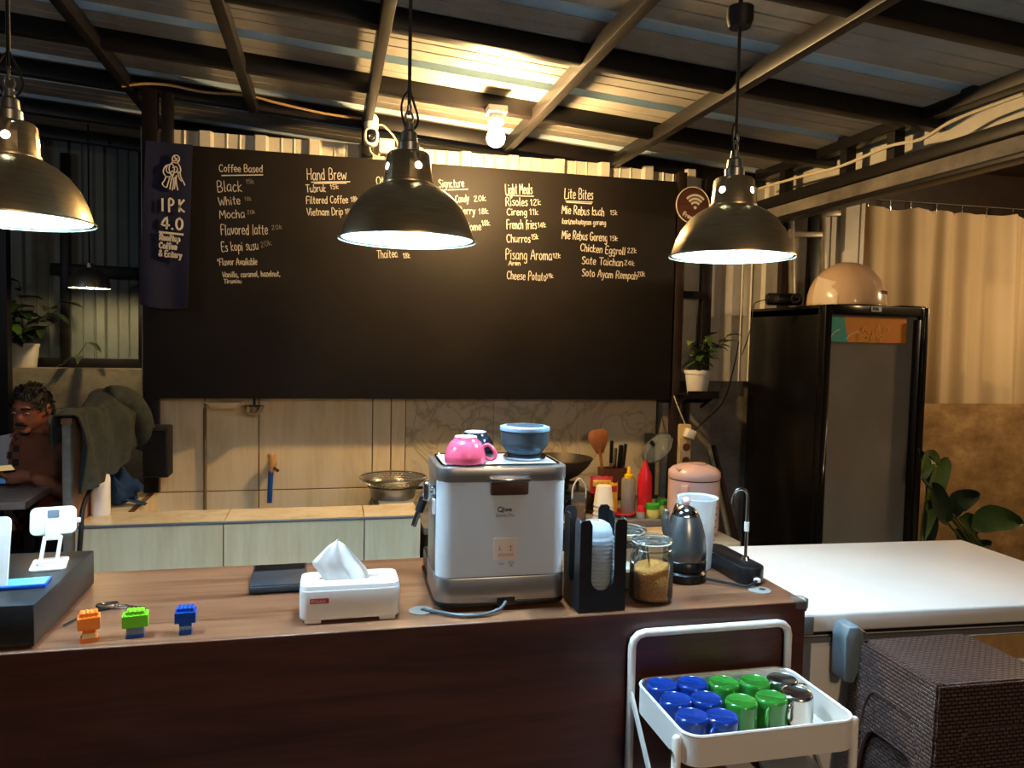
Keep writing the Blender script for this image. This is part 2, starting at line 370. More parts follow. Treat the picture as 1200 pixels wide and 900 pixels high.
# stroke lettering: cap height 7, x-height 4.4, descent -2.5; each glyph = (advance, strokes)
def _g(w, *st): return (w, [[tuple(float(c) for c in p.split(',')) for p in t.split()] for t in st])
GL = {
'A': _g(5, '0,0 2.3,7 4.6,0', '.9,2.6 3.7,2.6'), 'B': _g(4.6, '.3,0 .3,7 2.8,7 3.6,5.6 2.6,3.8 .3,3.6', '2.6,3.8 4.1,2.4 3.3,.3 .3,0'),
'C': _g(4.6, '4.2,5.8 2.8,7 1,6 .2,3.5 1,.9 2.6,0 4.2,1'), 'D': _g(5, '.3,0 .3,7 2.5,6.8 4.5,4.4 4.3,2 2.4,.2 .3,0'), 'E': _g(4.2, '3.8,7 .4,7 .4,0 3.9,0', '.4,3.6 3.1,3.7'),
'F': _g(4.2, '4,7 .4,7 .4,0', '.4,3.6 3.2,3.8'), 'G': _g(4.8, '4.2,6 2.6,7 .8,5.8 .2,3 1.2,.6 3,0 4.4,1.4 4.4,3 2.8,3'), 'H': _g(5, '.3,0 .3,7', '4.4,0 4.4,7', '.3,3.6 4.4,3.6'),
'L': _g(3.8, '.4,7 .4,0 3.4,0'), 'M': _g(6, '.2,0 .8,7 2.9,2.4 5,7 5.6,0'), 'O': _g(5, '2.6,7 .8,6 .2,3.4 1,.8 2.5,0 4.2,1 4.8,3.6 4.2,6 2.6,7'),
'P': _g(4.4, '.4,-.4 .4,7 3,7 4,5.6 3,3.8 .4,3.4'), 'R': _g(4.8, '.4,0 .4,7 3,7 4,5.6 3,4 .4,3.6', '1.8,3.7 4.4,0'), 'S': _g(4.2, '3.7,6 2.4,7 .8,6.4 .5,5 3.4,2.8 3.6,1.2 2,0 .3,.9'),
'T': _g(4.6, '0,7 4.6,7', '2.3,7 2.3,0'), 'V': _g(4.6, '0,7 2.2,0 4.6,7'), 'W': _g(6.4, '0,7 1.5,0 3.2,5 4.7,0 6.4,7'), 'K': _g(4.6, '.4,0 .4,7', '4.2,7 .4,3 4.3,0'), 'I': _g(1.6, '.6,0 .6,7'),
'a': _g(3.9, '3.3,4 1.6,4.5 .3,3 .4,.9 1.6,0 3.2,1.6 3.3,4.2 3.3,1 3.8,0'), 'b': _g(3.8, '.4,7 .4,0 2.4,0 3.4,1.6 3,3.8 1.8,4.4 .4,3'), 'c': _g(3.4, '3,3.8 1.7,4.5 .4,3 .4,1.2 1.6,0 3.1,.8'),
'd': _g(4, '3.3,7 3.3,0', '3.3,3.2 2,4.5 .4,3 .5,.9 1.8,0 3.3,1.4'), 'e': _g(3.7, '.4,2.2 3.2,2.5 2.8,4 1.6,4.5 .4,3 .5,1 1.8,0 3.3,.8'), 'f': _g(3, '2.8,6.6 1.9,7 1.2,6 1.2,-.4', '.2,4 2.5,4.2'),
'g': _g(3.9, '3.3,4 1.7,4.5 .4,3 .5,1.1 1.7,.4 3.2,1.8 3.3,4.2 3.2,-1.6 1.8,-2.5 .5,-1.8'), 'h': _g(3.8, '.4,7 .4,0', '.4,2.8 1.8,4.4 3,3.6 3.2,0'), 'i': _g(1.7, '.7,4.4 .7,0', '.7,6 .8,6.4'),
'j': _g(2.2, '1.2,4.4 1.2,-1.6 .2,-2.4', '1.2,6 1.3,6.4'), 'k': _g(3.7, '.4,7 .4,0', '3,4.4 .4,2 3.3,0'), 'l': _g(1.7, '.6,7 .6,.4 1.2,0'), 'm': _g(5.6, '.3,4.4 .4,0', '.4,2.8 1.6,4.4 2.6,3.4 2.7,0', '2.7,2.8 3.9,4.4 5,3.4 5.1,0'), 'n': _g(3.9, '.3,4.4 .4,0', '.4,2.8 1.8,4.4 3.1,3.5 3.3,0'),
'o': _g(3.9, '1.9,4.5 .6,3.6 .4,1.6 1.7,0 3.2,1 3.4,3 1.9,4.5'), 'p': _g(3.8, '.4,4.4 .3,-2.6', '.4,3 1.9,4.5 3.3,3.2 3,1 1.8,.2 .4,1.2'), 'r': _g(3, '.4,4.4 .4,0', '.4,2.6 1.5,4.3 2.7,4.1'), 's': _g(3.1, '2.7,3.9 1.6,4.5 .5,3.6 2.5,1.6 2.3,.4 1.2,0 .3,.6'),
't': _g(3.1, '1.3,6.4 1.2,.8 2.4,.1', '.2,4.4 2.7,4.5'), 'u': _g(3.9, '.3,4.4 .5,.9 1.8,0 3.2,1.6 3.2,4.4 3.3,0'), 'v': _g(3.6, '.2,4.4 1.7,0 3.3,4.4'), 'w': _g(5.2, '.1,4.4 1.2,0 2.6,3.6 3.9,0 5.1,4.4'),
'y': _g(3.6, '.3,4.4 1.7,.6', '3.3,4.4 1.4,-1.8 .2,-2.4'), 'z': _g(3.3, '.3,4.4 3,4.4 .3,0 3.1,0'),
'0': _g(4, '2,7 .6,5.6 .5,2 1.8,0 3.3,1.6 3.4,5.2 2,7'), '1': _g(2.4, '.2,5.4 1.4,7 1.4,0'), '2': _g(4, '.4,5.6 1.8,7 3.2,5.6 .3,0 3.6,0'), '4': _g(4.2, '2.7,0 2.7,7 .2,2.2 4,2.2'), '5': _g(4, '3.4,7 .8,7 .6,4 2.6,4.2 3.4,2.2 2.2,0 .4,.6'),
'8': _g(4, '2,3.8 .6,5.4 2,7 3.3,5.4 2,3.8 .4,1.8 2,0 3.6,1.8 2,3.8'), '9': _g(4, '3.2,4 1.4,3.2 .5,5.2 2,7 3.3,5.6 2.8,0'),
'.': _g(1.6, '.6,0 .8,.3'), ',': _g(1.6, '.8,.4 .3,-1.2'), '/': _g(2.6, '.1,-.8 2.4,5.4'), '*': _g(2.4, '.2,6.4 2,5', '.2,5 2,6.4', '1.1,4.6 1.1,6.8'), '&': _g(5, '4.6,0 1,5.4 2.2,7 3.2,5.6 .5,2.4 1.2,0 3,.4 4.4,3'), ' ': _g(2.6)}
def ribbon(mb, pts, wd, mx, th=.0012):
    """flat stroke in local (u,v) lying on the plane mx(u,v,0), raised by th"""
    n = len(pts); P = [Vector((p[0], p[1], 0)) for p in pts]; vs = []
    for i in range(n):
        d = P[min(i+1, n-1)] - P[max(i-1, 0)]
        if d.length < 1e-9: d = Vector((1, 0, 0))
        d.normalize(); q = Vector((-d.y, d.x, 0))*wd/2
        e = d*wd*.3*(-1 if i == 0 else 1 if i == n-1 else 0)
        vs += [P[i]+q+e, P[i]-q+e]
    fs = [(2*i, 2*i+1, 2*i+3, 2*i+2) for i in range(n-1)]
    m = len(vs); up = [v + Vector((0, 0, th)) for v in vs]
    fs2 = [tuple(k+m for k in f) for f in fs]
    side = []
    for i in range(n-1): side += [(2*i, 2*i+2, m+2*i+2, m+2*i), (2*i+1, m+2*i+1, m+2*i+3, 2*i+3)]
    side += [(0, m, m+1, 1), (2*n-2, 2*n-1, m+2*n-1, m+2*n-2)]
    mb.add(up + vs, [tuple((k+m) % (2*m) for k in f) for f in fs2+side], mx)
def write(mb, text, a, b, h, wd, nrm=(0, -1, 0), jit=.25, th=.0012):
    """hand-written line from world/local point a to b (baseline), cap height h"""
    a, b = Vector(a), Vector(b); tot = sum(GL[c][0]+.7 for c in text)-.7; u = b-a; sc = u.length/tot; u.normalize(); n = Vector(nrm).normalized()
    v = n.cross(u).normalized(); mx = Matrix(((u.x, v.x, n.x, a.x), (u.y, v.y, n.y, a.y), (u.z, v.z, n.z, a.z), (0, 0, 0, 1)))
    x = 0; sv = h/7
    for c in text:
        wg, st = GL[c]; dy = random.uniform(-jit, jit); sh = random.uniform(.0, .12)*(jit > 0)
        for s_ in st:
            pts = [((x+p[0]+sh*p[1]*.6+random.uniform(-jit, jit)*.3)*sc, (p[1]+dy+random.uniform(-jit, jit)*.3)*sv) for p in s_]
            if len(pts) > 2: pts = [(q.x, q.y) for q in spline([(p[0], p[1], 0) for p in pts], 3)]
            ribbon(mb, pts, wd, mx, th)
        x += wg+.7
    return mb

# ================================================================== STRUCTURE
YW = 3.95                                   # back wall of the kitchen
ZR = lambda x: 2.61 - .07*x                 # underside of the roof beams
ZS = lambda x: ZR(x) + .072                 # roof sheets
tag(MB().b2(-5.5, 5.5, -3.5, 6.2, -.1, 0).build('floor', 'floor_concrete', smooth=0), 'dark grey concrete cafe floor', kind='structure')

def corr_profile(x0, x1, pitch, depth, rib=.07, minor=.006):
    """trapezoid sheet profile: (position, depth) list"""
    out = []; x = x0
    while x < x1-1e-6:
        for dx, d in ((0, 0), (.012, depth), (rib-.012, depth), (rib, 0), (rib+(pitch-rib)*.33-.006, 0), (rib+(pitch-rib)*.33, minor), (rib+(pitch-rib)*.33+.006, 0),
                      (rib+(pitch-rib)*.66-.006, 0), (rib+(pitch-rib)*.66, minor), (rib+(pitch-rib)*.66+.006, 0)):
            if x+dx <= x1: out.append((x+dx, d))
        x += pitch
    out.append((x1, 0)); return out
def corr_wall(name, x0, x1, y, z0, z1, m, parent, pitch=.25, depth=.028, sheet=.75):
    """upright corrugated sheets, ribs vertical; z1 may be a function of x"""
    k = 0; x = x0
    while x < x1-1e-6:
        xe = min(x+sheet, x1); mb = MB(); pr = corr_profile(x, xe+(.02 if xe < x1 else 0), pitch, depth)
        zt = z1 if callable(z1) else (lambda q: z1)
        off = .0015*(k % 2)
        mb.grid(lambda u, v: (pr[int(round(u*(len(pr)-1)))][0], y-off-pr[int(round(u*(len(pr)-1)))][1], z0+(zt(pr[int(round(u*(len(pr)-1)))][0])-z0)*v), len(pr)-1, 1)
        mb.build('corrugated_sheet', m, parent, smooth=20, solidify=.0012); x = xe; k += 1
# roof: corrugated sheets with ribs along x, beams below
ceil = thing('ceiling', 'sloping corrugated metal roof on black steel beams', None, (0, 0, 0), kind='structure'); 
y = -3.0; k = 0
while y < 6.0:
    off = .002*(k % 2)
    for j in range(2):
        y0 = y+j*.36; zq = lambda x, d: ZS(x)+off+d
        pr = [(y0+.09, 0), (y0+.178, 0), (y0+.184, .006), (y0+.19, 0), (y0+.262, 0), (y0+.268, .006), (y0+.274, 0), (y0+.364, 0)]
        MB().grid(lambda u, v: (-4.6+v*7.15, pr[int(round(u*7))][0], zq(-4.6+v*7.15, pr[int(round(u*7))][1])), 7, 2).build('roof_sheet', 'roof_zinc', ceil, smooth=20, solidify=.0012)
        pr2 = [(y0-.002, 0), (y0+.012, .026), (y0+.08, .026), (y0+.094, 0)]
        MB().grid(lambda u, v: (-4.6+v*7.15, pr2[int(round(u*3))][0], zq(-4.6+v*7.15, pr2[int(round(u*3))][1]+.0006)), 3, 2).build('roof_rib', 'rib_cool_lit', ceil, smooth=20, solidify=.0012)
    y += .72; k += 1
for yb in (-.2, .55, 1.27, 1.98, 2.70, 3.40, 3.97, 4.70, 5.3):
    MB().bar((-4.6, yb, ZR(-4.6)+.035), (2.42, yb, ZR(2.42)+.035), .055, .072).build('rafter', 'steel_black', ceil, bevel=.004)
for xb, ye in ((-1.9, 5.55), (-.90, 5.55), (-.36, 3.95), (.175, 3.95), (.895, 3.95), (1.475, 3.95)):
    MB().bar((xb, -2.5, ZR(xb)+.012), (xb, ye, ZR(xb)+.012), .042, .06).build('purlin', 'steel_black', ceil, bevel=.004)
# lower dark roof beyond the truss
mb = MB(); mb.b2(2.45, 5.4, -.5, 4.4, 2.72, 2.75); mb.build('roof_sheet', 'steel_brown', ceil)

# back wall of the kitchen
wb = thing('wall_back', 'back wall of corrugated metal sheets above tiled splashback', None, kind='structure')
corr_wall('w', -.86, 3.05, YW, 1.35, lambda x: min(ZS(x), ZS(2.45)), 'zinc', wb)
MB().b2(-.86, 1.80, YW, YW+.1, 0, 1.36).build('masonry', 'grey_concrete', wb)
MB().b2(1.80, 3.05, YW+.02, YW+.12, 0, 1.36).build('masonry', 'grey_concrete', wb)
# upright posts and rails
def post(px0, px1, py, y, z0, z1, m='steel_black', dep=.05):
    a = at(px0, py, 1, y); b = at(px1, py, 1, y)
    return MB().b2(a.x, b.x, y-dep/2, y+dep/2, z0, z1).build('post', m, wb, bevel=.003)
post(168, 186, 300, 3.90, .8, 2.67); post(789, 799, 340, 3.86, 0, 2.47, 'steel_brown'); post(821, 832, 340, 3.90, 0, 2.46); post(913, 926, 330, 3.88, 1.2, 2.44, 'steel_brown', .04)
post(944, 957, 330, 3.92, 1.2, 2.40); post(190, 203, 130, 3.90, 2.3, 2.66); post(424, 437, 145, 3.9, 2.3, 2.62)
a, b = at(786, 345, 1, 3.9), at(826, 345, 1, 3.9); MB().b2(a.x, b.x, 3.87, 3.92, a.z-.02, a.z+.02).build('rail', 'steel_black', wb)
a, b = at(800, 475, 1, 3.84), at(812, 475, 1, 3.84); 
for p0, p1 in ((772, 794), (804, 828)):
    a, b = at(p0, 500, 1, 3.91), at(p1, 500, 1, 3.91); MB().b2(a.x, b.x, 3.87, 3.96, 0, at(p0, 471, 1, 3.91).z).build('column', 'grey_concrete', wb, bevel=.004)
# grey steel frame leaning by the fridge
fr = thing('ladder_frame', 'weathered grey steel pipe frame on wall behind the tall fridge', 'frame', at(964, 300, 1, 3.84))
o0 = Vector(fr.location)
def rel(px, py, yy=3.84): return at(px, py, 1, yy) - o0
for q0, q1 in (((964, 249), (966, 420)), ((927, 258), (929, 420))): MB().bar(rel(*q0), rel(*q1), .028, .028).build('upright', 'steel_grey', fr, bevel=.004)
for q0, q1 in (((962, 251), (984, 250)), ((928, 275), (963, 275))): MB().bar(rel(*q0), rel(*q1), .028, .03).build('crossbar', 'steel_grey', fr, bevel=.004)

# splashback tiles
def px_x(px, y): return at(px, 540, 1, y).x
yt = YW-.012; xs = [px_x(p, YW) for p in (184, 240.5, 303.5, 436, 457.5, 474.5)]
zj = at(300, 574, 1, YW).z
for i in range(5):
    for z0, z1 in ((.5, zj-.0025), (zj+.0025, 1.34)):
        MB().b2(xs[i]+.0028, xs[i+1]-.0028, yt, YW-.001, z0, z1).build('tile', 'tile_face', wb, bevel=.0015, seg=1)
xm = px_x(766, YW)
for i in range(3):
    x0 = xs[5]+(xm-xs[5])*i/3; x1 = xs[5]+(xm-xs[5])*(i+1)/3
    MB().b2(x0+.001, x1-.001, yt-.002, YW-.001, .5, 1.34).build('marble_panel', 'marble', wb, bevel=.001, seg=1)
MB().b2(xs[0]-.03, xm, YW-.006, YW-.0005, .5, 1.34).build('grout', 'tile_grout', wb)
a = at(768, 490, 1, YW)
# pipe on the tiles
p0 = at(240, 478, 1, 3.92); MB().tube([(p0.x, 3.925, p0.z), (p0.x, 3.925, .55)], .008, 8).build('pipe', 'tile_grout', wb)

# right low wall, curtain wall
wr = thing('wall_right', 'low rough plaster wall with stains below the curtain', None, kind='structure')
MB().b2(3.05, 5.5, 4.05, 4.075, 0, 1.215).build('plaster', 'old_plaster', wr)
MB().b2(2.7, 5.5, 4.3, 4.36, 0, 2.75).build('backing', 'steel_brown', wr)
MB().b2(5.4, 5.5, -.5, 4.4, 0, 2.75).build('side', 'grey_concrete', wr)
# far left wall
YL = 5.6
wl = thing('wall_left', 'far wall of corrugated sheets over a low concrete wall', None, kind='structure')
corr_wall('w', -4.5, -.2, YL, 1.3, 3.0, 'zinc_far', wl, .27, .03)
MB().b2(-4.5, -.2, YL-.25, YL+.1, 0, 1.32).build('low_wall', 'grey_concrete', wl, bevel=.006)
def lbar(p0, p1, y, wd, th, m='steel_black'): MB().bar(at(*p0, 1, y), at(*p1, 1, y), th, wd).build('frame_bar', m, wl, bevel=.004)
lbar((60, 315), (172, 321), YL-.07, .075, .04); lbar((36, 425), (172, 427), YL-.06, .07, .06); lbar((77, 180), (77, 428), YL-.07, .05, .055)
lbar((168, 160), (168, 425), YL-.07, .05, .055)
a = at(6, 400, 1, 5.2); MB().b2(a.x-.07, a.x+.03, 5.15, 5.22, 0, 2.75).build('post', 'steel_black', wl)
MB().b2(-4.6, -4.5, -3, 5.7, 0, 3.0).build('wall_left_side', 'grey_concrete', wl)

# truss along the right edge of the roof
XT = 2.344
tr = thing('trim_1', 'black steel truss with upright struts carrying the roof edge', None, kind='structure')
MB().b2(XT-.03, XT+.03, -.5, 3.93, 2.472, 2.535).build('top_chord', 'steel_black', tr, bevel=.004)
MB().b2(XT-.03, XT+.03, -.5, 3.93, 2.307, 2.358).build('bottom_chord', 'steel_black', tr, bevel=.004)
MB().b2(XT-.01, XT+.06, -.5, 3.93, 2.245, 2.303).build('fascia', 'grey_concrete', tr, bevel=.003)
MB().b2(XT-.016, XT+.066, -.5, 3.93, 2.222, 2.244).build('fascia_lip', 'steel_black', tr, bevel=.003)
for q in (921, 993, 1049): 
    yy = at(q, 230-(q-921)*.36, 0, XT).y; MB().b2(XT-.025, XT+.025, yy-.024, yy+.024, 2.35, 2.48).build('strut', 'steel_black', tr)
for yy in (2.18, 1.55, .9): MB().b2(XT-.025, XT+.025, yy-.024, yy+.024, 2.35, 2.48).build('strut', 'steel_black', tr)
MB().b2(XT+.09, XT+.10, -.5, 4.0, 2.25, 2.72).build('white_panel', 'zinc', tr)
c = [at(x, y, 0, XT-.045) for x, y in ((1200, 110), (1120, 140), (1080, 163), (1040, 172), (985, 195), (935, 208), (890, 221))]
tag(MB().tube(spline(c, 5), .007, 6).build('power_cable', 'cable_white'), 'cream power cable sagging along the roof truss', 'cable')

# ================================================================== CURTAIN
cx0, cx1, cyy = 3.0, 5.2, 4.13
def curtain_pt(u, v):
    x = cx0+(cx1-cx0)*u; gather = 1.0+2.0*max(0, .22-u)/.22
    f = .032*gather*math.sin(u*58+.9*math.sin(u*17)) + .024*math.sin(u*23+1) + .008*math.sin(u*131+2*v) ; g = .3+.7*math.sin(min(1, v*1.02)*PI*.5)
    top = 2.43-.012*abs(math.sin(u*38)); z = 1.16+(top-1.16)*v
    pinch = math.exp(-((u-.335)/.02)**2)*(1-v)*.05 + math.exp(-((u-.33)/.012)**2)*.025
    return (x, cyy-f*(1.25-.45*v)+pinch, z)
cur = thing('curtain', 'beige cloth curtain hung on a wire above low plaster wall', 'curtain', (cx0, cyy, 1.2))
mb = MB().grid(lambda u, v: tuple(Vector(curtain_pt(u, v))-Vector((cx0, cyy, 1.2))), 200, 16); mb.build('cloth', 'curtain', cur, smooth=60)
MB().tube([(-.4, .0, 1.265), (cx1-cx0+.2, 0, 1.275)], .003, 5).build('wire', 'steel_grey', cur)
for q in (1018, 1044, 1068, 1098, 1128, 1157, 1187):
    x = at(q, 238, 1, cyy).x-cx0
    MB().tube(spline([(x, 0, 1.205), (x-.008, -.006, 1.235), (x-.004, 0, 1.272), (x+.008, .004, 1.262), (x+.006, .004, 1.24)], 3), .003, 5).build('hook', 'steel', cur)

# ================================================================== BLACKBOARD
YB = 3.83
bl, br_ = at(168, 465, 1, YB), at(785, 470, 1, YB); tl, trr = at(168, 166, 1, YB), at(787, 212.5, 1, YB)
zb0 = (bl.z+br_.z)/2; zb1 = (tl.z+trr.z)/2
bb = thing('blackboard', 'wide blackboard covering the wall with handwritten chalk menu', 'blackboard', (bl.x, YB, zb0))
bo = Vector(bb.location)
MB().b2(0, br_.x-bl.x, 0, .03, 0, zb1-zb0).build('panel', 'board', bb, bevel=.003)
for xx in (.5, 1.7): MB().b2(xx, xx+.05, .03, .09, .2, zb1-zb0-.05).build('batten', 'steel_brown', bb)
def chalk(text, x0, y0, x1, y1, h, wd=.85, m='chalk'):
    a, b = at(x0, y0, 1, YB)-bo, at(x1, y1, 1, YB)-bo; a.y = b.y = -.0002; s = (b-a).length/max(1e-6, math.hypot(x1-x0, y1-y0))
    write(MB(), text, a, b, h*s, wd*s).build('chalk_text', m, bb, smooth=0)
def rule(*pts):
    for (x0, y0, x1, y1) in pts:
        a, b = at(x0, y0, 1, YB)-bo, at(x1, y1, 1, YB)-bo
        mx = Matrix(((1, 0, 0, 0), (0, 0, -1, -.0002), (0, 1, 0, 0), (0, 0, 0, 1)))
        mb = MB(); ribbon(mb, [(a.x, a.z), (b.x, b.z)], .0045, mx); mb.build('chalk_rule', 'chalk', bb, smooth=0)
menu = [('Coffee Based', 257, 201, 308, 202, 8.5), ('Black', 255, 225, 284, 224, 13), ('White', 256.7, 241, 282, 239, 10), ('Mocha', 257.5, 256, 287, 255, 10), ('Flavored latte', 259, 275, 314, 274.5, 12),
 ('Es kopi susu', 260, 295, 303, 292.5, 11), ('*Flavor Available', 255, 311, 301.5, 310, 8), ('Vanilla, caramel, hazelnut,', 261, 325, 328.5, 323.5, 6.5), ('Tiramisu', 262.5, 332, 283, 331.7, 5),
 ('Hand Brew', 360, 211, 406, 210.7, 13), ('Tubruk', 358.7, 225, 382, 224.5, 8.5), ('Filtered Coffee', 359, 238.7, 408, 238, 8.5), ('Vietnam Drip', 360, 252.5, 402, 252, 8.5),
 ('Ot', 441, 216, 450, 216, 9), ('Thaitea', 442, 302.5, 466, 301.5, 9), ('Signature', 514.5, 220, 544, 219, 9), ('Candy', 534, 237, 549.5, 236.4, 8), ('Berry', 537.5, 251, 557, 251, 8), ('Pome', 546, 270.5, 564, 269.7, 9),
 ('Light Meals', 592.5, 227.5, 624, 227, 11), ('Risoles', 592.5, 241, 618.4, 241, 9), ('Cireng', 594, 252, 617.7, 252, 7.5), ('French fries', 593.8, 268.5, 629, 268, 10), ('Churros', 593.8, 284, 621.6, 284, 9),
 ('Pisang Aroma', 592.5, 303.6, 646.7, 304.8, 11), ('Aren', 596, 311, 610, 311, 5), ('Cheese Potato', 594, 327, 640, 329, 9), ('Lite Bites', 661.4, 232.3, 695, 234, 11), ('Mie Rebus kuah', 658.3, 250.4, 708, 253, 9),
 ('kari/soto/ayam goreng', 658.8, 262, 710, 263.7, 5.5), ('Mie Rebus Goreng', 658.3, 279.4, 711.5, 283, 9), ('Chicken Eggroll', 680, 294, 732.5, 298.7, 8), ('Sate Taichan', 681.7, 309, 730, 312, 8), ('Soto Ayam Rempah', 681.7, 323.4, 746.5, 327.7, 8)]
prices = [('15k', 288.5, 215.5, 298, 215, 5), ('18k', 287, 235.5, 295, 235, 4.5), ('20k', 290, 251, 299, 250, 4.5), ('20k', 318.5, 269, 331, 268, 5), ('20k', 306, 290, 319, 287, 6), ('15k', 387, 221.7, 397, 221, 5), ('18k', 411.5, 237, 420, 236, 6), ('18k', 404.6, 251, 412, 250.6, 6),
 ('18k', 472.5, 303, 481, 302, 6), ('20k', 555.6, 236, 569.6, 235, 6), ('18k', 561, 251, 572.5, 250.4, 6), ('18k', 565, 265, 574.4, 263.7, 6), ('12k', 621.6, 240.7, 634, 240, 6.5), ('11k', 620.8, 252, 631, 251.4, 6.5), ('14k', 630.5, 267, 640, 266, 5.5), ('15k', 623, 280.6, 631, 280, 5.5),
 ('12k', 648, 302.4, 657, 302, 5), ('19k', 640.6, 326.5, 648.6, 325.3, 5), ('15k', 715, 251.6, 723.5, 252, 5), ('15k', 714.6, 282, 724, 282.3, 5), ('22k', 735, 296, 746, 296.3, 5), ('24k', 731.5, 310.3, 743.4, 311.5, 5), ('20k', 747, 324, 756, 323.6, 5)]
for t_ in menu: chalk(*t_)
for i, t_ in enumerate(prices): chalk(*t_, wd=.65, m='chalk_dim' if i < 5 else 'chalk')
rule((260, 205.7, 308, 205), (365, 213.5, 410, 213), (368, 215, 406, 214.6), (525, 222.5, 548, 221.7), (594, 229, 625, 230), (663, 235.5, 694, 237), (664, 237, 693, 238.8))

# ================================================================== BANNER
bn = thing('cloth_banner', 'dark blue cloth banner with white lettering hung on the blackboard', 'banner', (at(170, 360, 1, 3.79).x, 3.79, at(190, 360, 1, 3.79).z))
b0 = Vector(bn.location); q = lambda x, y, d=0: at(x, y, 1, 3.79+d)-b0
tl_, tr_, bl_, br2 = q(171, 165), q(226, 170), q(163, 357), q(220, 361)
def ban(u, v):
    p = (bl_*(1-u)+br2*u)*(1-v)+(tl_*(1-u)+tr_*u)*v
    return (p.x, p.y-.006*math.sin(u*7+2*v)*(1-v*.7)-.004, p.z-.01*math.sin(u*PI)*(1-v))
MB().grid(ban, 16, 20).build('cloth', 'banner_cloth', bn, smooth=60, solidify=.002)
def btext(t, x0, y0, x1, y1, h, wd):
    a, b = q(x0, y0), q(x1, y1); a.y = b.y = -.016; s = (b-a).length/(x1-x0)
    write(MB(), t, a, b, h*s, wd*s, jit=0, th=.004).build('lettering', 'banner_print', bn, smooth=0)
btext('I P K', 190.5, 247.5, 217, 249, 14.5, 2.1); btext('4.0', 190, 268, 215.5, 270, 14, 2.3)
btext('Rooftop', 188, 281.5, 211.5, 284, 7, 1.7); btext('Coffee', 187.5, 291, 208, 293, 7, 1.7); btext('& Eatery', 187, 300, 213.5, 303, 7, 1.6)
mb = MB(); mx = Matrix(((1, 0, 0, 0), (0, 0, -1, -.016), (0, 1, 0, 0), (0, 0, 0, 1)))
def bl2(pts, wd=.0045, mb=None, k=4):
    P_ = [q(*p) for p in pts]; P_ = spline([(p.x, p.z, 0) for p in P_], k) if len(P_) > 2 else [Vector((p.x, p.z, 0)) for p in P_]
    ribbon(mb, [(p.x, p.y) for p in P_], wd, mx, .004)
bl2([(188, 272.5), (215, 275.5)], .009, mb)
mb.build('lettering', 'banner_print', bn, smooth=0)
# line figure above the lettering
mb = MB(); zz = lambda x, y: (150+x/4.283, 160+y/4.283)
for s_ in ([(226, 116), (234, 101), (252, 100), (262, 114), (256, 132), (240, 136), (228, 128), (226, 116)], [(238, 106), (244, 120), (254, 126)], [(232, 124), (244, 126), (250, 112)], [(228, 132), (216, 144), (196, 150), (184, 168), (182, 186), (196, 204), (214, 206), (226, 194)],
           [(200, 152), (196, 176), (212, 188), (228, 176)], [(214, 146), (210, 170), (222, 200)], [(250, 136), (262, 150), (268, 172), (262, 186), (250, 176)], [(226, 142), (236, 160), (234, 186), (226, 210)], [(264, 184), (270, 210), (282, 232), (289, 248)], [(254, 180), (258, 206), (272, 228)],
           [(196, 204), (186, 226), (176, 240), (186, 254), (198, 258), (204, 240), (214, 208)], [(224, 210), (218, 240), (214, 268)], [(232, 212), (232, 240), (226, 272)], [(240, 208), (240, 240), (236, 266)], [(246, 200), (246, 236), (254, 272)], [(228, 160), (244, 156), (252, 168), (244, 184), (232, 182)]):
    bl2([zz(*p) for p in s_], .0042, mb, 3)
mb.build('line_figure', 'banner_print', bn, smooth=0)
# ================================================================== ROUND SIGN
c = at(811, 241, 1, 3.83); sg = thing('round_sign', 'round dark brown sign with white wireless arcs and the word Free', 'sign', c)
MB().solid([(.098, 0), (.098, .012)], 40, T(0, 0, 0) @ RX(90)).build('disc', 'front_wood', sg)
MB().tube([(.096*math.cos(a), -.012, .096*math.sin(a)) for a in [2*PI*i/40 for i in range(40)]], .003, 6, True).build('rim', 'banner_print', sg)
mb = MB(); mx = Matrix(((1, 0, 0, .012), (0, 0, -1, -.0121), (0, 1, 0, -.012), (0, 0, 0, 1)))
for r_ in (.028, .047, .066): ribbon(mb, arc(0, 0, r_, 45, 135, 12), .0115, mx, .002)
mb.solid([(.0085, .012), (.0085, .0145)], 16, T(.012, 0, -.012) @ RX(90)); mb.build('wireless_arcs', 'banner_print', sg, smooth=0)
mb = MB(); wr_ = write(mb, 'Free', (-.058, -.0121, -.056), (-.008, -.0121, -.076), .021, .0052, jit=0); mb.build('lettering', 'banner_print', sg, smooth=0)

# ================================================================== PENDANT LAMPS
def cap_with_holes(r0, r1, z0, z1, hole_at, hr, n=8):
    """open cylinder wall with round holes; hole_at = cell indices out of 8"""
    mb = MB(); k = 16
    for c_ in range(8):
        a0, a1 = 2*PI*c_/8-PI/8, 2*PI*(c_+1)/8-PI/8
        def pt(u, v): r_ = r0+(r1-r0)*v; a = a0+(a1-a0)*u; return (r_*math.cos(a), r_*math.sin(a), z0+(z1-z0)*v)
        if c_ not in hole_at: mb.grid(pt, 4, 1); continue
        wa = (a1-a0)*(r0+r1)/2; hz = (z1-z0); sq = []; ci = []; 
        for i in range(k):
            a = 2*PI*i/k; cx, cy = math.cos(a), math.sin(a); m_ = max(abs(cx), abs(cy)); sq.append(pt(.5+.5*cx/m_, .5+.5*cy/m_)); ci.append(pt(.5+hr*cx/wa, .55+hr*cy/hz))
        mb.add(sq+ci, [(i, (i+1) % k, k+(i+1) % k, k+i) for i in range(k)])
    return mb
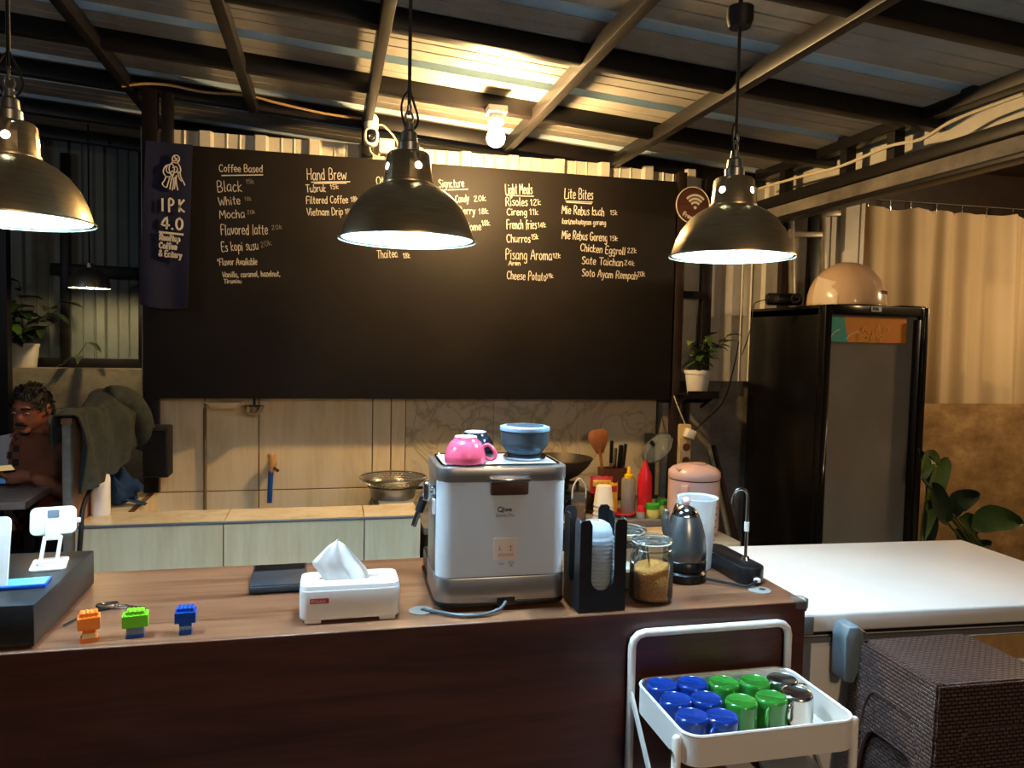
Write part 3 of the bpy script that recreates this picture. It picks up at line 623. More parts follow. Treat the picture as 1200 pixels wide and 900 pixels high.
def pendant(x, y, z, label, zt, rot=0, canopy=True, ztop=None, k=.914):
    t = thing('pendant_lamp', label, 'pendant lamp', (x, y, z), rot, 'dome pendant lamps over the bar'); t.scale = (k, k, k)
    zt = z+(zt-z)/k; ztop = z+((ztop or 0)-z)/k
    R_ = .158
    pr = [(R_+.005, -.002), (R_+.005, .002), (R_-.001, .004), (.1545, .016), (.146, .042), (.132, .071), (.111, .098), (.087, .117), (.064, .129), (.058, .132)]
    MB().lathe(pr, 56).build('shade', 'shade_metal', t, smooth=50)
    MB().lathe([(r_-.0028, z_-.001) for r_, z_ in pr[2:]], 56).build('shade_lining', 'shade_in', t, smooth=50)
    cp = cap_with_holes(.058, .052, .131, .198, (0, 2, 4, 6), .0085); cp.lathe([(.052, .198), (.047, .2045), (.024, .207)], 32); cp.build('cap', 'shade_metal', t, smooth=35)
    MB().lathe([(.0595, .128), (.0605, .133), (.0595, .138), (.058, .138)], 40).build('collar', 'shade_metal', t)
    s_ = MB().solid([(.026, .204), (.026, .228), (.021, .232), (.019, .252), (.012, .258), (.010, .275)], 20); s_.build('socket', 'aluminium', t, smooth=40)
    h = MB(); h.tube([(.010*math.cos(a), 0, .288+.014*math.sin(a)) for a in [2*PI*i/12 for i in range(12)]], .0028, 6, True)
    h.tube([(0, .009*math.cos(a), .308+.012*math.sin(a)) for a in [2*PI*i/12 for i in range(12)]], .0025, 6, True); h.build('hook', 'aluminium', t)
    w_ = MB(); w_.tube(spline([(.006, 0, .255), (.026, .004, .285), (.014, .004, .325), (.004, 0, .345), (0, 0, .36)], 5), .0028, 6); w_.tube(spline([(-.006, 0, .255), (-.022, -.004, .30), (-.014, 0, .335), (0, 0, .352)], 5), .0024, 6); w_.build('loop_wire', 'rubber', t)
    MB().tube([(0, 0, .318), (0, 0, zt-z)], .0045, 8).build('cord', 'rubber', t)
    if canopy: MB().solid([(.028, zt-z-.02), (.034, zt-z), (.034, zt-z+.03), (.02, zt-z+.036)], 20).build('canopy', 'rubber', t); MB().tube([(0, 0, zt-z+.03), (0, 0, ztop-z)], .006, 8).build('rod', 'steel_black', t)
    MB().solid([(.012, .052), (.026, .06), (.036, .078), (.038, .094), (.034, .11), (.026, .128), (.022, .155), (.018, .185), (.013, .205)], 20).build('bulb', 'bulb_cool', t)
    return t
pendant(.1654, 1.70, 1.765, 'antique metal dome pendant lamp hanging above the espresso machine', ZS(.18)+.02, .35, False)
pendant(.946, 1.70, 1.765, 'antique metal dome pendant lamp hung from a black ceiling cup above kettle', 2.325, .5, True, ZS(.946)+.02)
pendant(-.605, 1.70, 1.765, 'antique metal dome pendant lamp hanging above the black cash drawer', ZS(-.66)+.02, .2, False)
c = at(105, 338, 1, 5.1); t = thing('pendant_lamp', 'small pendant lamp glowing warm in front of far corrugated wall', 'pendant lamp', c)
MB().lathe([(.116, 0), (.114, .02), (.105, .06), (.085, .095), (.05, .118), (.02, .125)], 32).build('shade', 'aluminium', t, smooth=50)
MB().lathe([(.113, .002), (.111, .02), (.102, .058), (.082, .092), (.048, .114)], 32).build('shade_lining', 'shade_in', t, smooth=50)
MB().solid([(.022, .122), (.02, .15), (.008, .155)], 12).build('socket', 'aluminium', t); MB().tube([(0, 0, .15), (0, 0, ZS(c.x)-c.z+.03)], .005, 6).build('cord', 'rubber', t)
MB().ball((0, 0, .03), .032, 8).build('bulb', 'bulb_far', t)

# ================================================================== BARE BULB ON BEAM
c = at(581, 161, 1, 3.33); t = thing('bare_bulb', 'glowing bare light bulb in a square fitting under the roof beam', 'light bulb', (c.x, 3.33, c.z-.045))
zt_ = ZR(c.x)-(c.z-.045)
MB().box((0, 0, zt_-.012), (.085, .085, .03)).build('mount_box', 'pot_white', t, bevel=.004)
MB().box((0, 0, zt_-.045), (.06, .06, .045)).build('fitting', 'cup_white', t, bevel=.004)
MB().solid([(.016, .075), (.016, zt_-.06)], 14).build('socket', 'cup_white', t)
MB().ball((0, 0, .042), .04, 10).build('bulb', 'bulb_warm', t)

# ================================================================== SECURITY CAMERA
c = at(435, 160, 1, 3.80); t = thing('security_camera', 'white security camera with black lens face above the blackboard', 'security camera', c)
zt_ = ZR(c.x)-c.z
MB().solid([(.032, .03), (.034, .05), (.034, .085), (.026, .1)], 20).build('mount', 'white_plastic', t)
MB().solid([(.011, .095), (.013, zt_+.01)], 12).build('stem', 'steel_brown', t)
MB().prism(rrect(-.034, .034, -.05, .035, .03, 6), 0, .05, T(0, .01, 0) @ RX(90)).build('body', 'white_plastic', t, bevel=.008)
f_ = MB().prism(rrect(-.022, .022, -.038, .026, .02, 6), 0, .004, T(0, -.038, 0) @ RX(90)).build('face', 'black_plastic', t, bevel=.001)
MB().tube([(.012*math.cos(a), -.043, -.012+.012*math.sin(a)) for a in [2*PI*i/16 for i in range(16)]], .0018, 6, True).build('lens_ring', 'steel', f_)
MB().solid([(.006, 0), (.004, .004)], 12, T(0, -.042, -.012) @ RX(90)).build('lens', 'clear', f_)
c2 = at(453, 172, 1, 3.88); MB().box(c2-c+Vector((0, .0, 0)), (.075, .05, .07)).build('junction_box', 'pot_white', t, bevel=.006)
MB().tube(spline([Vector((.02, 0, .05)), Vector((.06, .02, .06)), c2-c+Vector((.05, -.02, .02)), c2-c+Vector((.05, 0, -.06))], 5), .005, 6).build('lead', 'cable_white', t)
MB().tube(spline([Vector((-.01, .0, -.03)), Vector((.0, .01, -.07)), c2-c+Vector((-.04, 0, -.05)), c2-c+Vector((-.03, 0, 0))], 5), .004, 6).build('lead', 'cable_white', t)
# roof wire above the board
c = [at(x, y, 1, 3.83) for x, y in ((143, 101), (170, 98), (200, 100), (240, 108), (290, 112), (330, 122), (380, 133), (424, 139))]
tag(MB().tube(spline(c, 4), .006, 6).build('roof_wire', 'rope'), 'tan wire sagging along the roof beam above the blackboard', 'cable')

# ================================================================== TILED KITCHEN COUNTER
ZK, YK = .80, 3.235
kc = thing('tiled_counter', 'low kitchen counter clad in beige wood-look tiles with a sunken wash basin', 'kitchen counter', (0, YK, 0))
kx = [at(p, yy, 2, ZK).x for p, yy in ((92, 613.5), (262, 611), (427, 606), (493, 603.5))]; xe = kx[3]; xl = kx[0]
xb0, xb1 = at(183, 590, 1, YW).x, at(443, 588, 1, 3.6).x     # basin opening
D = YW-YK
MB().b2(xl+.004, xe-.004, .010, .235, 0, ZK-.012).build('front_wall', 'tile_grout', kc)
MB().b2(xl+.004, xb0, .236, D-.014, 0, ZK-.012).build('left_block', 'tile_grout', kc)
MB().b2(xb1, xe-.004, .236, D-.014, 0, ZK-.012).build('right_block', 'tile_grout', kc)
MB().b2(xb0, xb1, .236, D-.014, 0, .52).build('basin_floor', 'grey_concrete', kc)
for i in range(3):
    MB().b2(kx[i]+.0025, kx[i+1]-.0025, 0, .01, ZK-.40, ZK-.010).build('tile', 'tile_face', kc, bevel=.0015, seg=1)
    MB().b2(kx[i]+.0025, kx[i+1]-.0025, 0, .01, .0, ZK-.405).build('tile', 'tile_face', kc, bevel=.0015, seg=1)
    MB().b2(kx[i]+.002, kx[i+1]-.002, .012, .237, ZK-.012, ZK).build('ledge_tile', 'tile_face', kc, bevel=.0015, seg=1)
MB().b2(xl, xe, -.004, .012, ZK-.010, ZK+.001).build('edge_trim', 'ledge_trim', kc, bevel=.002)
MB().b2(xl+.003, xb0, .24, D-.012, ZK-.012, ZK).build('ledge_tile', 'tile_face', kc, bevel=.0015, seg=1)
MB().b2(xb0-.001, xb0+.010, .24, D-.013, .52, ZK-.002).build('basin_tile', 'tile_face', kc)
MB().b2(xb0-.012, xb0+.012, .24, D-.013, ZK-.001, ZK+.003).build('edge_trim', 'brown_wood', kc)
MB().b2(xb1, xe-.004, .24, D-.012, ZK-.012, ZK).build('ledge_tile', 'tile_face', kc, bevel=.0015, seg=1)
# brown sides of the block
# stove counter to the right
sc = thing('stove_counter', 'dark kitchen counter holding stove and sauces behind the bar', 'kitchen counter', (0, YK, 0))
MB().b2(xe+.03, 1.74, .08, D-.1, 0, .70).build('cabinet', 'steel_brown', sc)
MB().b2(xe+.02, 1.76, .06, D-.1, .70, .73).build('worktop', 'grey_concrete', sc, bevel=.003)
ZV = .73
st = thing('gas_stove', 'black gas stove standing beside the tiled counter', 'stove', (.995, 3.62, ZV))
MB().b2(-.25, .25, -.17, .17, .015, .10).build('body', 'steel_dark', st, bevel=.01)
for sx in (-.2, .2):
    for sy in (-.13, .13): MB().solid([(.015, 0), (.012, .016)], 10, T(sx, sy, 0)).build('foot', 'rubber', st)
for sx in (-.12, .12):
    MB().solid([(.05, .1), (.05, .118), (.03, .124)], 20, T(sx, 0, 0)).build('burner', 'wok_iron', st)
    g = MB()
    for k in range(4):
        a = PI/4+k*PI/2; g.bar((sx+.04*math.cos(a), .04*math.sin(a), .13), (sx+.11*math.cos(a), .11*math.sin(a), .137), .01, .016); g.bar((sx+.105*math.cos(a), .105*math.sin(a), .095), (sx+.105*math.cos(a), .105*math.sin(a), .137), .01, .01)
    g.build('pan_grate', 'wok_iron', st)
    MB().solid([(.022, 0), (.02, .025)], 16, T(sx, -.17, .058) @ RX(90)).build('knob', 'black_plastic', st)
# wok on the stove
wk = thing('wok', 'dark iron wok sitting on the stove behind the espresso machine', 'wok', (1.115, 3.62, ZV+.137))
MB().lathe([(.001, 0), (.05, .003), (.1, .03), (.145, .075), (.165, .11), (.168, .11), (.165, .114), (.16, .108), (.138, .075), (.09, .032), (.04, .008), (.001, .006)], 40).build('bowl', 'wok_iron', wk, smooth=50)
MB().tube(spline([(-.16, 0, .105), (-.19, .0, .12), (-.20, .03, .12), (-.19, .05, .12), (-.155, .05, .105)], 4), .006, 8).build('handle', 'wok_iron', wk)
# small ring stand + steel strainer on the tile block
c = at(455, 588, 2, ZK); c = Vector((c.x+.03, 3.64, ZK))
pb = thing('aluminium_pot', 'dull aluminium pan standing on the tiled counter under the steel basket', 'pan', c)
MB().lathe([(.001, 0), (.10, 0), (.104, .006), (.108, .048), (.122, .051), (.122, .055), (.106, .053), (.1, .01), (.001, .006)], 40).build('body', 'aluminium', pb, smooth=40)
MB().bar((.105, 0, .04), (.2, -.02, .05), .022, .012).build('handle', 'black_plastic', pb, bevel=.003)
bs = thing('strainer_basket', 'round woven steel strainer basket resting on the aluminium pan', 'strainer', c+Vector((0, 0, .0555)))
m_ = MB(); nr, ns = 5, 44; R0 = lambda k: .112+.045*k/nr; Z0 = lambda k: .004+.036*(k/nr)**1.3
for k in range(nr+1): m_.tube([(R0(k)*math.cos(2*PI*i/36), R0(k)*math.sin(2*PI*i/36), Z0(k)) for i in range(36)], .0022 if k < nr else .0045, 5, True)
for d in (1, -1):
    for i in range(ns): m_.tube([(R0(k)*math.cos(2*PI*(i+d*k*.5)/ns), R0(k)*math.sin(2*PI*(i+d*k*.5)/ns), Z0(k)) for k in range(nr+1)],   .0022, 4)
m_.build('woven_rim', 'steel', bs, smooth=60)['kind'] = 'stuff'
MB().lathe([(.001, .002), (.104, .003), (.106, .006), (.001, .005)], 36).build('mesh_base', 'steel_dark', bs)

# hanging on the tiles
c = at(297, 479, 1, 3.87); t = thing('hanging_ladle', 'small steel ladle bowl hanging under the blackboard', 'ladle', c)
MB().lathe([(.05, .012), (.053, .014), (.05, .008), (.04, -.016), (.018, -.032), (.001, -.035), (.001, -.031), (.018, -.028), (.037, -.013), (.046, .01)], 28).build('bowl', 'steel', t, smooth=50)
MB().tube([(0, .045, .012), (0, .05, .045), (0, .055, .20)], .006, 8).build('handle', 'steel_dark', t)
c = at(262, 474, 1, 3.88); t = thing('soap_dish', 'shallow white plastic dish on the wall pipe under the blackboard', 'dish', c)
MB().lathe([(.001, -.018), (.05, -.014), (.085, .012), (.088, .012), (.053, -.018), (.001, -.022)], 28, None, 1, .6).build('bowl', 'soap_white', t, smooth=50)
MB().tube([(-.03, .03, -.012), (-.06, .06, -.02)], .008, 8).build('bracket', 'soap_white', t)
c = at(319, 543, 1, 3.93); t = thing('wall_tap', 'tan wall tap with a blue hose end hanging over the basin', 'tap', c)
MB().solid([(.022, 0), (.02, .012), (.012, .02), (.012, .06)], 16, RX(90)).build('flange', 'tap_tan', t)
MB().tube(spline([(0, -.05, -.035), (0, -.05, .0), (0, -.05, .035), (0, -.045, .052)], 4), [.013]*4+[.016]*5+[.02]*3+[.019], 12).build('body', 'tap_tan', t)
MB().bar((.01, -.06, -.01), (.035, -.06, -.03), .014, .014).build('lever', 'brown_wood', t, bevel=.003)
MB().tube([(-.002, -.05, -.03), (-.006, -.05, -.11), (-.008, -.05, -.185)], .0125, 12).build('hose', 'hose_blue', t)
# ================================================================== LEFT END OF THE KITCHEN
XP = at(79, 560, 1, 3.2).x
pn = thing('wood_partition', 'brown wooden partition beside the tiled counter with a jacket over it', 'partition', (XP, 3.19, 0))
MB().b2(-.012, .012, .03, .70, 0, 1.20).build('board', 'panel_wood', pn, bevel=.002)
MB().b2(-.015, .015, 0, .03, 0, 1.2).build('front_post', 'grey_concrete', pn, bevel=.003)
MB().b2(-.02, .02, .0, .72, 1.20, 1.225).build('top_rail', 'panel_wood', pn, bevel=.003)
# jacket draped over the rail
jk = thing('draped_jacket', 'dark grey-green jacket draped over the wooden partition', 'jacket', (XP, 3.19, 1.225))
def jack(u, v):
    yy = -.03+.70*u; s = (v-.5)*2; wob = .018*math.sin(u*19+s*4)+.012*math.sin(u*41+2)
    side = 1 if s > 0 else -1; drop = max(0, abs(s)-.13)
    L = (.285+.035*math.sin(u*5+1)) if s > 0 else .14
    if s > 0: L *= (1.0-.25*max(0, u-.45)/.55)
    lump = .06*math.exp(-((u-.72)/.2)**2)
    x = side*(min(abs(s), .13)/.13)*(.03+(.02*math.sin(u*3) if s > 0 else 0))+side*(.028+.05*math.exp(-((u-.75)/.22)**2)*(s > 0))*min(1, drop*3)*(1 if s > 0 else .3)+wob*.8*(1 if s > 0 else .2)
    z = .03+lump*(1-min(1, drop*1.2))+.012*math.sin(u*9)-drop/.87*L-.02*math.cos(s*1.5)
    return (x, yy, z)
MB().grid(jack, 40, 40).build('cloth', 'jacket', jk, smooth=70, solidify=-.006)
def sleeve(u, a):
    return 0
MB().tube(spline([(.03, .44, .05), (.09, .50, .03), (.13, .56, -.05), (.14, .60, -.14), (.135, .62, -.2)], 5), [.045, .05, .052, .053, .054, .055, .056, .056, .055, .055, .054, .053, .052, .05, .05, .049, .048, .046, .044, .04, .035], 12).build('sleeve', 'jacket', jk, smooth=70)
# blue cloth heap, spray bottle, black speaker on the post
c = at(150, 578, 2, ZK); c.z = ZK
random.seed(3)
mb = MB(); mb.ball((0, 0, .075), .085, 14, (1.0, .8, .85)); mb.v = [(x*(1+.22*math.sin(9*z/.08+5*x/.08)+.1*math.sin(13*y/.08)), y*(1+.2*math.sin(7*x/.08)), max(0, z*(1+.2*math.sin(5*x/.08+6*y/.08)))) for x, y, z in mb.v]
mb.grid(lambda u, v: (.03+.09*u, -.05+.06*v, .03*(1-u)*(1+.4*math.sin(9*v))+.004), 6, 6)
tag(mb.build('cloth_heap', 'cloth_blue', loc=(c.x+.02, 3.62, ZK), smooth=70), 'crumpled dark blue cloth lying on the tiled counter by the partition', 'cloth')
c = at(118, 603, 2, ZK); t = thing('pump_bottle', 'white plastic pump bottle standing on the tiled counter corner', 'bottle', (c.x, c.y, ZK))
MB().solid([(.034, 0), (.037, .004), (.037, .15), (.033, .165), (.016, .172), (.016, .186)], 24).build('body', 'white_plastic', t, smooth=40)
MB().solid([(.018, .182), (.018, .2), (.008, .203), (.008, .218)], 16).build('collar', 'white_plastic', t)
MB().bar((.014, 0, .224), (-.042, -.01, .196), .02, .014).build('nozzle', 'white_plastic', t, bevel=.004)
c = at(184, 530, 1, 3.82); t = thing('hanging_speaker', 'black box speaker fixed on the post beside the tiled wall', 'speaker', (c.x, 3.82, c.z-.11))
MB().b2(-.05, .06, -.06, .055, 0, .235).build('cabinet', 'black_matte', t, bevel=.008); MB().b2(-.04, .05, -.064, -.058, .015, .22).build('grille', 'black_plastic', t)
c = [at(x, y, 1, yy) for x, y, yy in ((128, 500, 3.5), (122, 525, 3.42), (112, 560, 3.34), (98, 592, 3.24), (95, 620, 3.21), (92, 660, 3.2))]
tag(MB().tube(spline(c, 5), .009, 8).build('hanging_cable', 'rubber'), 'thick black cable hanging over the front of the tiled counter', 'cable')

# ================================================================== SAUCES AND UTENSILS (kitchen counter at the back)
def on(px, y, z=ZV): p = at(px, 560, 1, y); return Vector((p.x, y, z))
c = on(737, 3.42); t = thing('squeeze_bottle', 'clear squeeze bottle of dark sauce with yellow nozzle', 'bottle', c)
zt = at(740, 560, 1, 3.42).z - ZV     # shoulder height
MB().solid([(.032, 0), (.035, .004), (.035, zt-.01), (.03, zt)], 20).build('body', 'bottle_clear', t)
MB().solid([(.0335, .004), (.0335, zt*.42)], 20).build('dark_sauce', 'sauce', t)
MB().solid([(.022, zt), (.022, zt+.016), (.012, zt+.02), (.008, zt+.05), (.004, zt+.055)], 16).build('nozzle', 'nozzle_yellow', t)
c = on(756, 3.40); zt = at(756, 552, 1, 3.4).z - ZV
t = thing('ketchup_bottle', 'red ketchup squeeze bottle with pointed nozzle', 'bottle', c)
MB().solid([(.032, 0), (.035, .004), (.036, zt*.6), (.033, zt-.02), (.026, zt)], 20).build('body', 'bottle_red', t); MB().solid([(.022, zt), (.02, zt+.012), (.008, zt+.04), (.004, zt+.052)], 16).build('nozzle', 'bottle_red', t)
for px_, yy, top, lab in ((766, 3.345, 590, 'green-lidded spice jar standing before the red ketchup bottle'), (776, 3.40, 585, 'green-lidded spice jar standing between ketchup bottle and rice cooker')):
    c = on(px_, yy); zt = at(px_, top, 1, yy).z - ZV; t = thing('spice_jar', lab, 'jar', c)
    MB().solid([(.026, 0), (.029, .004), (.029, zt-.03), (.027, zt-.022)], 20).build('body', 'jar_yellow', t); MB().solid([(.031, zt-.024), (.031, zt-.002), (.028, zt)], 20).build('lid', 'lid_green', t)
c = on(752, 3.335); zt = at(752, 592, 1, 3.335).z - ZV; t = thing('small_bottle', 'small clear bottle with a red cap in front of ketchup', 'bottle', c)
MB().solid([(.018, 0), (.02, .003), (.02, zt-.04), (.014, zt-.028)], 16).build('body', 'bottle_clear', t); MB().solid([(.016, zt-.03), (.016, zt-.003), (.014, zt)], 16).build('cap', 'bottle_red', t)
c = on(729, 3.39); zt = at(729, 600, 1, 3.39).z - ZV; t = thing('red_bowl', 'red rimmed bowl behind the glass jars', 'bowl', c)
MB().lathe([(.001, 0), (.035, 0), (.055, zt*.6), (.066, zt), (.069, zt), (.066, zt+.004), (.052, zt*.6), (.032, .006), (.001, .006)], 32).build('bowl', 'packet_red', t, smooth=50)
# stacked paper cups (upside down)
c = on(708, 3.36)
for k in range(4):
    z0 = ZV + k*.02
    o = MB().lathe([(.046, 0), (.048, .003), (.046, .006), (.036, .093), (.034, .095), (.001, .095)], 28).build('paper_cup', 'paper_cup', loc=(c.x, c.y, z0))
    tag(o, 'cream paper cup on top of the upside-down stack beside the sauces' if k == 3 else 'cream paper cup under the top one of the upside-down stack', 'cup', 'upside-down stacked paper cups')
# snack packets
for i, (px_, yy, tilt, lab) in enumerate(((705, 3.46, -8, 'red and yellow instant noodle packet leaning behind the cup stack'), (712, 3.43, 6, 'yellow snack packet leaning in front of red noodle packet'))):
    c = on(px_, yy); zt = at(px_, 558+i*8, 1, yy).z - ZV; t = thing('snack_packet', lab, 'packet', c, math.radians(tilt))
    wq = .055
    MB().grid(lambda u, v: ((u-.5)*2*wq, -.018*math.sin(PI*u)*math.sin(PI*v), v*zt+.004*math.sin(u*20)*(v > .9)), 12, 12).build('front', 'packet_red' if i == 0 else 'packet_yellow', t)
    MB().grid(lambda u, v: ((u-.5)*2*wq, .018*math.sin(PI*u)*math.sin(PI*v), v*zt), 12, 12).build('back', 'packet_red', t)
    MB().box((0, -.012, zt*.82), (wq*1.6, .012, .03)).build('print_band', 'packet_yellow' if i == 0 else 'packet_red', t, bevel=.003)
# utensil holder
c = on(718, 3.78); t = thing('utensil_holder', 'brown wooden utensil holder in front of the marble panel', 'holder', c); zt = at(718, 548, 1, 3.78).z-ZV
h = MB().b2(-.07, .07, -.04, .04, 0, .012); 
for q_ in ((-.07, -.062, -.04, .04), (.062, .07, -.04, .04), (-.062, .062, -.04, -.032), (-.062, .062, .032, .04)): h.b2(q_[0], q_[1], q_[2], q_[3], 0, zt)
h.build('box', 'brown_wood', t)
c0 = c+Vector((-.04, -.005, .02)); ztip = at(708, 503, 1, 3.78).z
t = thing('wooden_spatula', 'wide wooden spatula standing in the utensil holder', 'spatula', c0)
L = ztip-c0.z; mx = RY(-9)
MB().tube([mx @ Vector((0, 0, 0)), mx @ Vector((0, 0, L-.1))], .008, 10).build('handle', 'spatula_wood', t)
MB().prism([(-.018, L-.125), (.018, L-.125), (.05, L-.06), (.053, L-.02), (.035, L), (-.03, L+.004), (-.052, L-.015), (-.053, L-.05)], -.004, .004, mx @ RX(90)).build('blade', 'spatula_wood', t, bevel=.002)
for i, (px_, py_, m1, tl2) in enumerate(((719.5, 516, 'black_plastic', 2), (724, 525, 'steel', 6), (728, 521, 'black_plastic', 9), (731, 520, 'steel_dark', 14))):
    c1 = c+Vector((-.018+.02*i, .012*(i % 2)-.008, .014)); ht = at(px_, py_, 1, 3.78).z-c1.z
    t = thing('kitchen_knife' if i % 2 == 0 else 'steel_fork', ('black handled knife', 'steel handled fork', 'black handled knife with thick grip', 'dark steel fork')[i]+' standing in the wooden utensil holder', 'knife' if i % 2 == 0 else 'fork', c1)
    mx = RY(tl2*.4)
    MB().prism(rrect(-.009-.003*(i == 2), .009+.003*(i == 2), ht-.12, ht, .006, 3), -.005, .005, mx @ RX(90)).build('handle', m1, t, bevel=.002)
    MB().prism([(-.008, 0), (.008, .02), (.008, ht-.118), (-.008, ht-.118)], -.0012, .0012, mx @ RX(90)).build('blade', 'steel', t)
# glass lid leaning on the post
c = at(788, 560, 1, 3.72); lidc = at(770, 525, 1, 3.70)
t = thing('pan_cover', 'clear domed glass pan cover hanging tilted beside the power strip', 'pan cover', lidc)
mx = Vector((0, 0, 1)).rotation_difference(Vector((-.72, -.22, .6))).to_matrix().to_4x4() @ Matrix.Scale(.72, 4)
MB().lathe([(.13, 0), (.12, .012), (.08, .032), (.03, .042), (.001, .044)], 40, mx).build('dome', 'thin_clear', t, smooth=50, solidify=.003)
MB().tube([mx @ Vector((.131*math.cos(a), .131*math.sin(a), 0)) for a in [2*PI*i/40 for i in range(40)]], .004, 6, True).build('rim', 'steel', t)
MB().solid([(.008, .042), (.008, .055), (.018, .06), (.018, .07), (.012, .075)], 16, mx).build('knob', 'black_plastic', t)
tp_ = max((mx @ Vector((.131*math.cos(2*PI*i/40), .131*math.sin(2*PI*i/40), 0)) for i in range(40)), key=lambda v: v.z); bt_ = Vector((tp_.x, 3.845-lidc.y, zb0+.01-lidc.z))
MB().tube([tp_, bt_], .0025, 6).build('hanging_wire', 'steel_dark', t)
p_ = at(762, 508, 1, 3.80)
t = thing('knife_block', 'tall black knife block standing against the marble edge', 'knife block', (p_.x, 3.80, ZV)); MB().b2(-.02, .02, -.03, .03, .01, p_.z-ZV).build('block', 'black_matte', t, bevel=.003); MB().b2(-.035, .035, -.045, .045, 0, .012).build('foot', 'black_plastic', t, bevel=.002)
# honey pot with wire handle
t = thing('honey_pot', 'glass honey pot with wire handle beside the espresso machine', 'pot', on(679, 3.36))
zt = at(679, 578, 1, 3.36).z-ZV
MB().solid([(.03, 0), (.034, .004), (.036, zt*.8), (.028, zt)], 20).build('body', 'thin_clear', t); MB().solid([(.029, .006), (.031, zt*.6)], 20).build('honey', 'honey', t)
MB().tube(spline([(-.033, 0, zt*.8), (-.03, 0, zt+.03), (0, 0, zt+.07), (.03, 0, zt+.03), (.033, 0, zt*.8)], 5), .0035, 6).build('handle', 'cup_white', t)
# power strip on the column
c = at(800, 523, 1, 3.84); t = thing('power_strip', 'beige power strip with one plug fixed to the concrete column', 'power strip', c)
h2 = .13
MB().prism(rrect(-.034, .034, -h2, h2*.95, .01, 3), 0, .032, RX(90)).build('body', 'strip_beige', t, bevel=.004)
for k, zz_ in enumerate((.0, -.075)): MB().solid([(.022, .032), (.022, .0335), (.019, .034)], 20, T(.006, 0, zz_) @ RX(90)).build('socket', 'stripe' if k else 'brown_wood', t)
MB().box((.012, -.055, .075), (.052, .045, .05), Matrix.Rotation(.35, 3, 'Y')).build('plug', 'cup_white', t, bevel=.006)
pts = [Vector((.03, -.06, .09)), at(822, 497, 1, 3.8)-c, at(848, 470, 1, 3.8)-c, at(860, 430, 1, 3.82)-c, at(866, 400, 1, 3.86)-c]
MB().tube(spline(pts, 5), .0035, 6).build('lead', 'rubber', t)
MB().tube(spline([Vector((0, -.015, h2)), at(802, 495, 1, 3.82)-c, at(795, 478, 1, 3.82)-c, at(789, 462, 1, 3.84)-c], 5), .0035, 6).build('lead', 'cable_white', t)
# wall shelf with potted plant
c = at(815, 461, 1, 3.78); t = thing('wall_shelf', 'small black steel shelf fixed to the posts under the potted plant', 'shelf', (c.x, 3.78, c.z-.012))
MB().b2(-.09, .09, -.09, .12, 0, .012).build('plate', 'steel_black', t, bevel=.002); MB().b2(-.09, .09, -.094, -.09, -.01, .03).build('lip', 'steel_black', t)
for sx in (-.08, .08): MB().bar((sx, .11, -.08), (sx, -.06, 0), .008, .012).build('bracket', 'steel_black', t)
def leaf_mesh(mb, p, d, L, W, droop=.3, n=6, up=(0, 0, 1)):
    """curved pointed leaf from p along d"""
    d = Vector(d).normalized(); s = d.cross(Vector(up)); s = s.normalized() if s.length > 1e-3 else Vector((1, 0, 0)); nn = s.cross(d)
    vs = []
    for i in range(n+1):
        t_ = i/n; c_ = Vector(p)+d*L*t_-Vector((0, 0, 1))*droop*L*t_*t_; wd_ = W*math.sin(PI*min(1, t_*.93+.07))**.8*(1-t_*.25)*.5
        if i == n: wd_ = .0005
        vs += [c_-s*wd_+nn*wd_*.35, c_, c_+s*wd_+nn*wd_*.35]
    fs = []
    for i in range(n): fs += [(3*i, 3*i+1, 3*i+4, 3*i+3), (3*i+1, 3*i+2, 3*i+5, 3*i+4)]
    mb.add(vs, fs); return vs
def plant(name, label, loc, stems, lm, pot=None, group=None, leafs=5, LW=(.06, .04), seed=1):
    random.seed(seed); t = thing(name, label, 'plant', loc, 0, group)
    z0 = 0
    if pot:
        r0, r1, h = pot; MB().lathe([(.001, 0), (r0, 0), (r0+.002, .004), (r1, h-.018), (r1+.004, h-.018), (r1+.005, h), (r1-.003, h), (r1-.006, h-.02), (.001, h-.02)], 32).build('pot', 'pot_white', t, smooth=40)
        MB().solid([(r1-.008, h-.03), (r1-.008, h-.016)], 24).build('soil', 'soil', t); z0 = h-.02
    for k, (dx, dy, dz) in enumerate(stems):
        pts = spline([(dx*.05, dy*.05, z0), (dx*.35, dy*.35, z0+dz*.55), (dx, dy, z0+dz)], 5); MB().tube(pts, .003, 5).build('stem', 'stem', t)
        for j in range(leafs):
            p = pts[int((len(pts)-1)*(.45+.55*j/max(1, leafs-1)))]; a = random.uniform(PI*.98, 2.02*PI)
            mb = MB(); leaf_mesh(mb, p, (math.cos(a), math.sin(a), random.uniform(-.1, .7)), LW[0]*random.uniform(.75, 1.25), LW[1]*random.uniform(.8, 1.2), random.uniform(.2, .6))
            mb.build('leaf', random.choice(lm), t, smooth=60)
    return t
plant('potted_plant', 'leafy green plant in a white pot on the wall shelf', (c.x, 3.76, c.z), [(.04, -.02, .1), (-.05, 0, .13), (.1, .01, .15), (.02, -.04, .2), (.13, -.03, .17), (-.02, .03, .17), (.07, .04, .2), (.16, 0, .2)], ['leaf', 'leaf_light', 'leaf'], (.05, .068, .125), None, 5, (.085, .05), 5)

